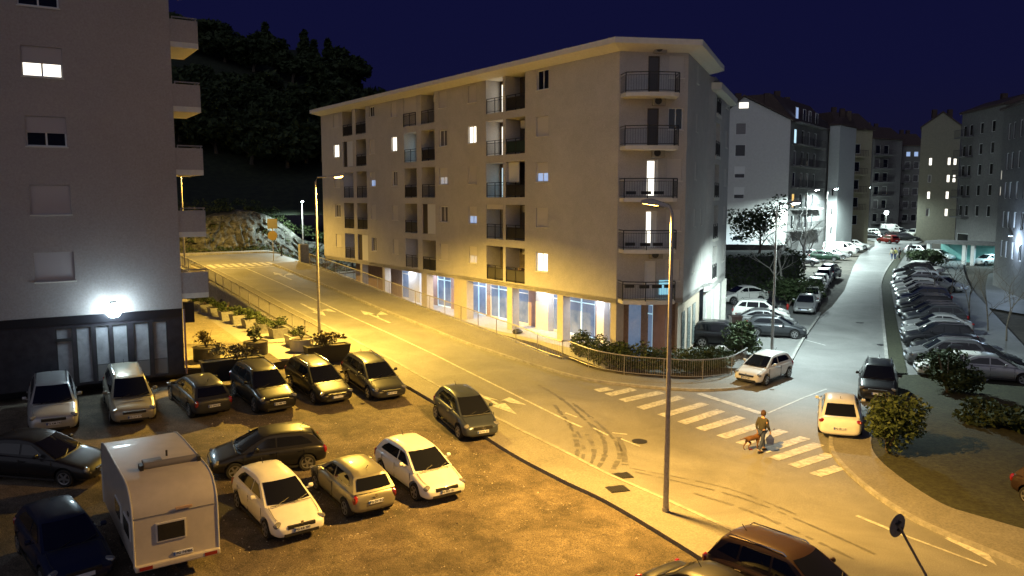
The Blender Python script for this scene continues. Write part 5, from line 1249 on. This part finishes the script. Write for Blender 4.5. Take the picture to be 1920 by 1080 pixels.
# bluish floodlight over the far right car park, on the corner house
fp = UY(1895, 80); fl2 = thing('wall_lamp', 'bluish wall lamp on the corner house over the far right car park', 'lamp', (fp.x, fp.y, 7))
MB().bx((fp.x-.3, fp.y-.4, 7), .5, .3, .15, .6).build('housing', BLKM, fl2); MB().bx((fp.x-.3, fp.y-.4, 6.9), .4, .24, .04, .6).build('lens', mat('flood_bulb_dim', (1,1,1), .4, emit=(.72,.9,1), es=6), fl2)
l = bpy.data.lights.new('wall_light', 'POINT'); l.energy = 700; l.color = (.55,.75,1); l.shadow_soft_size = .2; o = bpy.data.objects.new('wall_light', l); col.objects.link(o); o.location = (fp.x-1.2, fp.y-2.0, 6.4)
st_ = MB(); 
for i, z in enumerate((1.5,3.4,5.3)): st_.bx((UY(1912,74).x, 73.2, z), .12, .12, 1.6)
# ---------------------------------------------------------------- cars on the street
LIFT[0] = 0
GL = 'cars parked in the corner car park'
place_car('suv', AT(1356,650), (.93,-.36), P_BLACK, 'black suv closest to the apartment building corner', GL)
place_car('hatch', (19.0,57.0), (.95,-.3), P_DGREY, 'dark hatchback right behind the black suv in the corner car park', GL)
place_car('sedan', (19.3,60.2), (.95,-.3), P_GREY, 'grey saloon third from the building corner in the corner car park', GL)
place_car('suv', (19.9,63.4), (.95,-.3), P_WHITE, 'white suv at the street end of the corner car park', GL)
place_car('coupesuv', AT(1392,568), (-.97,-.22), P_WHITE, 'white coupe suv standing alone before the ivy wall', None)
GP = 'cars parked along the left kerb of the street'
d2 = Vector((.42,.91))
for i, (k, dx, pm, lab) in enumerate((('sedan',0,P_SILVER,'silver saloon, first of the kerbside line'),('hatch',0,P_WHITE,'white hatchback second in the kerbside line behind the silver saloon'),('suv',0,P_WHITE,'white suv third in the kerbside line'),('hatch',0,P_WHITE,'white hatchback fourth in the kerbside line'),('wagon',0,P_SILVER,'pale estate car at the far end of the kerbside line'))):
    p = Vector((25.2,68.0))+d2*5.45*i; place_car(k, tuple(p), (-.42,-.91), pm, lab, GP)
p = AT(1497,556); place_car('hatch', p, (-.42,-.91), P_DGREY, 'dark hatchback half hidden beside the kerbside line', None)
place_car('suv', AT(1556,521), (.55,.83), P_NAVY, 'dark blue suv pulling out past the kerbside line', None)
GF = 'cars parked in the bays at the far left of the street'
for i, (u, v, k, pm, lab) in enumerate(((1546,489,'hatch',P_GREEN,'dark green hatchback, nearest of the far left bays'),(1562,485,'sedan',P_SILVER,'silver saloon in the far left bays'),(1574,478,'van',P_WHITE,'white van parked in the far left bays'),(1592,471,'hatch',P_WHITE,'white hatchback beside the white van'),(1604,466,'sedan',P_WHITE,'white saloon, farthest of the far left bays'),(1505,497,'hatch',P_GREY,'grey hatchback behind the bare trees'),(1525,488,'wagon',P_GREY,'grey estate car behind the bare trees'))):
    place_car(k, AT(u, v), (.9,-.42), pm, lab, GF, simple=True)
place_car('hatch', AT(1665,456), (-.3,1), P_RED, 'red car with glowing tail lights at the end of the street', None, simple=True)
GE = 'cars crowded at the far end of the street'
r = random.Random(21); fl_ = [(1628,444,'suv',P_WHITE,'white suv, leftmost of the crowd at the far end'),(1634,449,'hatch',P_BLACK,'black hatchback before the white suv at the far end'),(1646,441,'hatch',P_GREY,'grey hatchback left of the far lantern'),(1672,437,'van',P_WHITE,'white van beyond the red car'),(1688,440,'hatch',P_WHITE,'white hatchback right of the far white van'),(1698,444,'hatch',P_SILVER,'silver hatchback right of the far white van'),(1684,449,'sedan',P_MAROON,'dark red saloon right of the red car'),(1700,451,'sedan',P_BLACK,'black saloon behind the bush at the street end'),(1712,445,'suv',P_WHITE,'white suv at the right end of the far crowd')]
for u, v, k, pm, lab in fl_: place_car(k, AT(u, v), (r.uniform(-1,1), r.uniform(-.5,.1)), pm, lab, GE, simple=True)
# the long right-hand row, noses towards the street
RW = 'cars parked side by side along the right of the street'
fr_ = resample([tuple(p) for p in offs([Vector(p) for p in RK], -.9)], .1); tot = 0; step = 2.95; nxt = .6; i = 0
row = [('hatch',P_WHITE,'white hatchback'),('suv',P_GREY,'grey suv'),('hatch',P_BLACK,'black hatchback'),('suv',P_BLACK,'black suv'),('hatch',P_SILVER,'silver hatchback'),('sedan',P_SILVER,'silver saloon'),('suv',P_DGREY,'dark grey suv'),('wagon',P_BLACK,'black estate car'),('suv',P_BLACK,'black suv'),('hatch',P_DGREY,'dark grey hatchback'),('suv',P_NAVY,'navy suv'),('sedan',P_BEIGE,'beige saloon'),('hatch',P_SILVER,'silver hatchback'),('hatch',P_WHITE,'white hatchback'),('wagon',P_GREY,'grey estate car'),('suv',P_WHITE,'white suv'),('hatch',P_DGREY,'dark grey hatchback'),('sedan',P_SILVER,'silver saloon'),('suv',P_BLACK,'black suv')]
names = ['nearest','second','third','fourth','fifth','sixth','seventh','eighth','ninth','tenth','eleventh','twelfth','thirteenth','fourteenth','fifteenth','sixteenth','seventeenth','eighteenth','farthest']
for a, b in zip(fr_, fr_[1:]):
    tot += (b-a).length
    if tot >= nxt and i < len(row):
        t = (b-a).normalized(); n = Vector((-t.y, t.x)); k, pm, lab = row[i]; j = random.Random(i).uniform(-.25,.35); h = Vector((n.x, n.y)); L = TYPES[k]['L']
        c = a-n*(L/2+j+.2); place_car(k, (c.x, c.y), (h.x-.12*t.x, h.y-.12*t.y), pm, f'{lab}, {names[i]} in the long right hand row', RW, simple=i > 5); i += 1; nxt += step
place_car('sedan', AT(1855,712), (.95,-.3), P_SILVER, 'silver saloon nosed to the right behind the dark rounded bush', None)
place_car('wagon', AT(1835,690), (.95,-.25), P_DGREY, 'dark estate car nosed to the right behind the silver saloon', None)
GR2 = 'cars parked loosely in the far right car park'
for u, v, k, pm, lab in ((1735,512,'hatch',P_WHITE,'white hatchback at the far end of the row near the saplings'),(1768,545,'sedan',P_SILVER,'pale saloon among the saplings on the right'),(1725,480,'suv',P_SILVER,'silver suv beyond the right hand row'),(1760,487,'hatch',P_WHITE,'white hatchback before the lit garage')):
    place_car(k, AT(u, v), (.5,-.85), pm, lab, GR2, simple=True)
g_ = FG(7.2, -2.6, 0); c = place_car('hatch', (g_.x, g_.y), (-.9,-.3), P_WHITE, 'white car standing inside the lit turquoise garage', None, simple=True); c.location.z = zg0+.02
# fence panel by the far walkers
p = at(1700,490); q_ = at(1712,466); fpn = thing('slat_screen', 'grey slatted screen beside the far end of the right row', 'screen', tuple(p))
FS = FR((p.x,p.y), (q_.x-p.x, q_.y-p.y)); Ws = 14
mb = MB()
for i in range(40): mb.fb(FS, i*.35, i*.35+.2, -.03, .03, p.z+.05, p.z+2.0)
mb.build('slats', DK1, fpn); MB().fb(FS, 0, Ws, .031, .07, p.z+.3, p.z+.4).fb(FS, 0, Ws, .031, .07, p.z+1.6, p.z+1.7).build('rails', BLKM, fpn)

# ---------------------------------------------------------------- people and dog
def skin_mesh(nodes, edges, name, m, parent, sub=2, root=0):
    me = bpy.data.meshes.new('sk'); me.from_pydata([n[0] for n in nodes], edges, [])
    o = bpy.data.objects.new('sk', me); col.objects.link(o); o.modifiers.new('s', 'SKIN')
    for i, n in enumerate(nodes):
        rr = n[1] if isinstance(n[1], tuple) else (n[1], n[1]); me.skin_vertices[0].data[i].radius = rr
    me.skin_vertices[0].data[root].use_root = True
    sb = o.modifiers.new('b', 'SUBSURF'); sb.levels = sub; sb.render_levels = sub
    dg = bpy.context.evaluated_depsgraph_get(); dg.update(); r = bpy.data.meshes.new_from_object(o.evaluated_get(dg)); bpy.data.objects.remove(o)
    for p in r.polygons: p.use_smooth = True
    r.materials.clear(); r.materials.append(m); x = bpy.data.objects.new(name, r); col.objects.link(x)
    if parent: x.parent = parent
    return x
SKIN = mat('skin', (.42,.24,.16), .6); 
def person(label, loc, yaw, jacket, trousers, hairm, group=None, hand_fwd=True, stride=.24, detail=True):
    b = thing('person', label, 'person', (0,0,0), group); st = stride
    # x forward, y left
    J = {'pel':(0,0,.93),'wst':(0,0,1.08),'chs':(.02,0,1.30),'nk':(.0,0,1.47),'nk2':(.03,0,1.53),'hd':(.05,0,1.63),'ht':(.04,0,1.70)}
    N = [((0,0,.95),(.13,.15)),((0,0,1.1),(.11,.14)),((.02,0,1.32),(.12,.17)),((.01,0,1.46),.06),((.04,0,1.54),.06),((.06,0,1.60),(.085,.075)),((.055,0,1.69),(.09,.075))]
    E = [(0,1),(1,2),(2,3),(3,4),(4,5),(5,6)]
    def chain(at_, pts):
        i = at_
        for p in pts: N.append(p); E.append((i, len(N)-1)); i = len(N)-1
        return i
    legs = []
    for s_, f in ((1, st), (-1, -st*.8)):
        chain(0, [((f*.1,s_*.09,.88),.09),((f*.65+.03,s_*.095,.50),.058),((f-.02-(.06 if f < 0 else 0),s_*.09,.10+(.03 if f < 0 else 0)),.04),((f+.13-(.04 if f < 0 else 0),s_*.10,.035),.038)])
    hands = []
    for s_, f in ((1, -.12), (-1, .16)):
        h = chain(2, [((.02,s_*.19,1.39),.055),((f*.4-.03,s_*.24,1.13),.042),((f+.06,s_*.22,.90),.030),((f+.08,s_*.22,.83),(.02,.032))]); hands.append(N[h][0])
        hx, hy, hz = N[h][0]
        for j, (dx, L) in enumerate(((.028,.075),(.010,.085),(-.010,.08),(-.026,.062))): chain(h, [((hx+dx,hy,hz-.045),.009),((hx+dx+.012,hy-s_*.012,hz-.045-L*.9),.008)])
        chain(h, [((hx+.038,hy-s_*.01,hz-.01),.010),((hx+.055,hy-s_*.015,hz-.045),.009)])
    body = skin_mesh(N, E, 'body', SKIN, b, 2)
    ns = MB(); ns.lathe([(.004,.0),(.016,.01),(.006,.035)], (.148,0,1.60), 6); 
    # clothes a little outside the body
    N2 = [((0,0,.86),(.155,.175)),((0,0,1.08),(.145,.17)),((.02,0,1.32),(.15,.195)),((.01,0,1.455),.085)]; E2 = [(0,1),(1,2),(2,3)]
    for s_, f in ((1, -.12), (-1, .16)):
        i0 = len(N2); N2 += [((.02,s_*.21,1.38),.078),((f*.4-.03,s_*.25,1.13),.062),((f+.05,s_*.225,.92),.045)]; E2 += [(2,i0),(i0,i0+1),(i0+1,i0+2)]
    skin_mesh(N2, E2, 'jacket', jacket, b, 2)
    N3 = [((0,0,.93),(.14,.155))]; E3 = []
    for s_, f in ((1, st), (-1, -st*.8)):
        i0 = len(N3); N3 += [((f*.1,s_*.09,.86),.105),((f*.65+.03,s_*.095,.50),.075),((f-.02-(.06 if f < 0 else 0),s_*.09,.13),.058)]; E3 += [(0,i0),(i0,i0+1),(i0+1,i0+2)]
    skin_mesh(N3, E3, 'trousers', trousers, b, 2)
    for s_, f in ((1, st), (-1, -st*.8)):
        f2 = f-(.04 if f < 0 else 0); MB().add([(f2-.1,s_*.10-.045,.0),(f2+.19,s_*.10-.05,.0),(f2+.19,s_*.10+.05,.0),(f2-.1,s_*.10+.045,.0),(f2-.09,s_*.10-.04,.09),(f2+.13,s_*.10-.04,.06),(f2+.13,s_*.10+.04,.06),(f2-.09,s_*.10+.04,.09)], [(0,3,2,1),(4,5,6,7),(0,1,5,4),(1,2,6,5),(2,3,7,6),(3,0,4,7)]).build('shoe', PLASTIC, b, bevel=.012)
    hr = MB(); hr.lathe([(.03,1.78),(.085,1.75),(.108,1.69),(.108,1.62),(.09,1.56)], (.03,0,0), 14); hr.build('hair', hairm, b, smooth=True)
    if detail:
        MB().lathe([(.006,1.585),(.017,1.59),(.005,1.625)], (.148,0,0), 6).build('nose', SKIN, b, smooth=True)
        for s_ in (-1, 1): MB().lathe([(.004,-.008),(.01,0),(.004,.008)], (.136,s_*.032,1.632), 8).build('eye', PLASTIC, b)
    z = G(*loc); b.matrix_world = Matrix.Translation((loc[0], loc[1], z+.014)) @ Matrix.Rotation(yaw, 4, 'Z')
    return b, hands
JK = mat('olive_jacket', (.025,.023,.017), .85, (.045,.04,.03), 20); TR = mat('blue_jeans', (.018,.028,.08), .85, (.035,.05,.11), 20); HR = mat('auburn_hair', (.045,.02,.012), .8)
pp = AT(1428,848); walk, hands = person('person in a dark parka and jeans walking a dog over the zebra', pp, R(32), JK, TR, HR)
BG = mat('blue_bag', (.02,.03,.12), .6, (.03,.05,.2), 9)
def wl(b, p): return b.matrix_world @ Vector(p)
hp_ = wl(walk, hands[1]); bag = MB(); 
bag.add([hp_+Vector(p) for p in ((-.12,-.06,-.50),(.12,-.06,-.50),(.12,.06,-.50),(-.12,.06,-.50),(-.15,-.08,-.25),(.15,-.08,-.25),(.15,.08,-.25),(-.15,.08,-.25),(-.03,-.02,-.08),(.03,-.02,-.08),(.03,.02,-.08),(-.03,.02,-.08))], [(0,3,2,1)]+[(i,(i+1)%4,4+(i+1)%4,4+i) for i in range(4)]+[(4+i,4+(i+1)%4,8+(i+1)%4,8+i) for i in range(4)]+[(8,9,10,11)])
o = bag.build('carrier_bag', BG, bevel=.01); tag(o, 'dark blue carrier bag hanging from the hand of the dog walker', 'bag')
def dog(loc, yaw):
    b = thing('dog', 'brown short haired dog walking beside the person on the zebra', 'dog', (0,0,0))
    N = [((0,0,.50),(.10,.10)),((.20,0,.49),(.125,.105)),((.38,0,.52),(.115,.10)),((.47,0,.62),.07),((.55,0,.70),(.068,.06)),((.66,0,.68),.04),((.72,0,.665),.028),((-.18,0,.50),(.095,.09)),((-.28,0,.50),(.075,.07)),((-.40,0,.54),.02),((-.55,0,.50),.014),((-.64,0,.53),.01)]
    E = [(0,1),(1,2),(2,3),(3,4),(4,5),(5,6),(0,7),(7,8),(8,9),(9,10),(10,11)]
    for s_, f in ((1,.07),(-1,-.06)):
        i = len(N); N += [((.36,s_*.07,.42),.055),((.35+f,s_*.075,.22),.030),((.36+f*1.6,s_*.075,.05),.022),((.40+f*1.6,s_*.075,.02),.022)]; E += [(2,i),(i,i+1),(i+1,i+2),(i+2,i+3)]
        i = len(N); N += [((-.20,s_*.07,.40),.065),((-.15-f,s_*.075,.28),.042),((-.28-f,s_*.075,.17),.022),((-.25-f,s_*.075,.04),.020),((-.21-f,s_*.075,.018),.021)]; E += [(7,i),(i,i+1),(i+1,i+2),(i+2,i+3),(i+3,i+4)]
    DG = mat('dog_coat', (.10,.045,.018), .8, (.15,.07,.03), 8); skin_mesh(N, E, 'body', DG, b, 2)
    for s_ in (-1, 1): MB().add([(.52,s_*.05,.755),(.57,s_*.065,.745),(.54,s_*.10,.66),(.53,s_*.06,.75)], [(0,1,2),(0,2,3),(1,3,2)]).build('ear', DG, b)
    MB().lathe([(.074,-.012),(.074,.012)], (0,0,0), 14).build('collar', TAILL, b)
    c = b.children[-1]; c.matrix_local = Matrix.Translation((.47,0,.61)) @ Matrix.Rotation(R(50), 4, 'Y')
    b.matrix_world = Matrix.Translation((loc[0], loc[1], G(*loc)+.014)) @ Matrix.Rotation(yaw, 4, 'Z'); return b
dg_ = dog(AT(1408,843), R(28))
a_ = wl(walk, hands[0]); e_ = wl(dg_, (.44,0,.66)); m_ = (a_+e_)/2+Vector((0,0,-.12))
o = MB().tube([a_, m_, e_], .008, 5).build('leash', BLKM); tag(o, 'thin dark leash between the walker and the brown dog', 'leash')
FPG = 'people standing far down the street'
GRJ = mat('pale_jacket', (.25,.24,.17), .8); DKJ = mat('black_jacket', (.02,.02,.025), .8)
person('person in a pale jacket, left of the three standing far down the street', AT(1672,488), R(200), GRJ, TR, HR, FPG, stride=.1, detail=False)
person('person in a yellowish jacket, middle of the three far down the street', AT(1678,488), R(230), mat('yellow_jacket', (.35,.32,.10), .8), TR, HR, FPG, stride=.08, detail=False)
person('person in black, right of the three standing far down the street', AT(1686,487), R(180), DKJ, DKJ, HR, FPG, stride=.12, detail=False)
person('person in dark clothes in front of the yellow lit house', AT(1605,458), R(180), DKJ, DKJ, HR, None, stride=.12, detail=False)

# ---------------------------------------------------------------- signs and small things
sb = Vector((11.05, 18.9, 0)); st_ = Vector((9.62, 19.1, 2.55)); ax_ = (st_-sb).normalized()
sg = thing('road_sign', 'round road sign seen from behind on a leaning pole at the bottom', 'sign', tuple(sb))
MB().tube([sb, st_+ax_*.25], .032, 8).build('pole', mat('sign_pole', (.12,.10,.09), .6), sg, smooth=True)
nrm = Vector((-.50,.86,.02)).normalized(); up_ = (ax_-nrm*ax_.dot(nrm)).normalized(); rt = up_.cross(nrm)
M = Matrix((rt, up_, nrm)).transposed().to_4x4(); M.translation = st_+nrm*.05
dk = MB(); dk.lathe([(.27,-.012),(.30,-.012),(.30,.004),(.27,.004)], (0,0,0), 28); dk.v = [M @ Vector(p) for p in dk.v]; dk.build('disc', mat('sign_back', (.10,.10,.11), .6, (.15,.15,.16), 8), sg)
bk = MB(); 
for k in (-.1, .1): bk.box(-.07, .07, k-.02, k+.02, -.1, -.013)
bk.v = [M @ Vector(p) for p in bk.v]; bk.build('bracket', BLKM, sg)
p = at(513,489); s2 = thing('road_sign', 'white square plate above a yellow round sign at the top of the ramp', 'sign', tuple(p)); 
MB().tube([p, p+Vector((0,0,4.2))], .04, 6).build('pole', POLE, s2)
Fq = FR((p.x-.5, p.y-.06), (1, .1)); MB().fb(Fq, .0, 1.0, 0, .03, p.z+3.3, p.z+4.3).build('square_plate', mat('sign_backplate', (.11,.10,.085), .7), s2)
M = Matrix.Translation((p.x, p.y-.08, p.z+2.6)) @ Matrix.Rotation(R(90), 4, 'X'); d = MB(); d.lathe([(.5,-.01),(.5,.02)], (0,0,0), 24); d.v = [M @ Vector(q) for q in d.v]; d.build('round_plate', mat('yellow_sign', (.14,.10,.035), .7), s2)
p = at(528,480); bn = thing('hydrant', 'small dark hydrant post at the top corner of the ramp', 'hydrant', tuple(p)); MB().lathe([(.12,0),(.12,.1),(.08,.12),(.08,.75),(.12,.8),(.10,1.0),(.03,1.1)], tuple(p), 10).build('column', PLASTIC, bn, smooth=True)
p = at(1476,592); hy = thing('hydrant', 'short red hydrant on the kerb beside the silver saloon', 'hydrant', tuple(p)); MB().lathe([(.13,0),(.13,.1),(.09,.12),(.09,.7),(.13,.75),(.10,.95),(.03,1.0)], tuple(p), 12).build('column', P_RED, hy, smooth=True)
p = Vector((13.6, 57.5, 1.0)); rc = thing('bin', 'dark red waste bin beside the wall of the apartment building', 'bin', (16.6, 58.8, .8)); q = MB().prism([(16.3,58.5),(16.9,58.5),(16.9,59.1),(16.3,59.1)], .85, 1.9, [(16.2,58.4),(17,58.4),(17,59.2),(16.2,59.2)]).build('tub', P_MAROON, rc); MB().bx((16.6,58.8,1.95), .86, .86, .1).build('lid', P_MAROON, rc)
for t, lab in ((20.2,'dark rubbish bag lying in the arcade near the fence'),(9.2,'dark bundle lying on the arcade edge near the corner shops')):
    c = F1(t, .55, ZF+.15); r = random.Random(int(t)); mb = MB(); mb.lathe([(.02,-.16),(.3,-.12),(.36,0),(.25,.12),(.05,.18)], tuple(c), 9); mb.v = [Vector(v)+Vector((r.uniform(-.05,.05),r.uniform(-.05,.05),0)) for v in mb.v]
    tag(mb.build('rubbish_bag', PLASTIC, smooth=True, loc=tuple(c)), lab, 'bag')
# badges on the near cars
def child_of(lab): return [o for o in bpy.data.objects if o.get('label', '').startswith(lab)][0]
def badge(car, kind, end=1, z=.62, L=4.2, sc=1.0):
    mb = MB(); x = L/2+.012
    if kind == 'diamond':
        a = [(0,.085),(.06,0),(0,-.085),(-.06,0)]; b = [(0,.05),(.035,0),(0,-.05),(-.035,0)]
        mb.add([(x,p*sc,z+q*sc) for p, q in a+b]+[(x-.02,p*sc,z+q*sc) for p, q in a+b], [(i,(i+1)%4,4+(i+1)%4,4+i) for i in range(4)]+[(8+i,8+(i+1)%4,(i+1)%4,i) for i in range(4)])
    elif kind == 'star':
        for i in range(3):
            t = i*2*math.pi/3+math.pi/2; mb.add([(x,math.cos(t)*.075,z+math.sin(t)*.075),(x,math.cos(t+1.2)*.014,z+math.sin(t+1.2)*.014),(x,math.cos(t-1.2)*.014,z+math.sin(t-1.2)*.014)], [(0,1,2)])
        mb.tube([(x,math.cos(k*.4488)*.08,z+math.sin(k*.4488)*.08) for k in range(15)], .007, 5)
    elif kind == 'bar':
        mb.tube([(x,.36,z-.07),(x,-.36,z+.07)], .016, 5); mb.tube([(x,math.cos(k*.4488)*.07,z+math.sin(k*.4488)*.07) for k in range(15)], .012, 5)
        mb.tube([(x-.01,.42,z+.09),(x-.01,-.42,z+.09),(x-.01,-.36,z-.1),(x-.01,.36,z-.1),(x-.01,.42,z+.09)], .013, 5)
    elif kind == 'oval':
        mb.tube([(x,math.cos(k*.4488)*.08,z+math.sin(k*.4488)*.05) for k in range(15)], .01, 5)
    elif kind == 'shield':
        mb.add([(x,-.045,z+.05),(x,.045,z+.05),(x,.05,z-.01),(x,0,z-.07),(x,-.05,z-.01)], [(0,1,2,3,4)])
    if end < 0: mb.v = [(-p[0], -p[1], p[2]) for p in mb.v]
    o = mb.build('badge', CHROME, None); o.parent = car
badge(child_of('blue grey compact'), 'star', z=.62, L=3.85); badge(child_of('black estate car with slanted'), 'bar', z=.56, L=4.6)
badge(child_of('white hatchback with wide'), 'shield', z=.66); badge(child_of('white hatchback with dark twin'), 'oval', z=.56)
badge(child_of('white three door'), 'diamond', z=.62, L=4.0); badge(child_of('white coupe suv'), 'diamond', z=.72, L=4.55); badge(child_of('beige hatchback with tail'), 'shield', -1, z=.82, L=4.0)
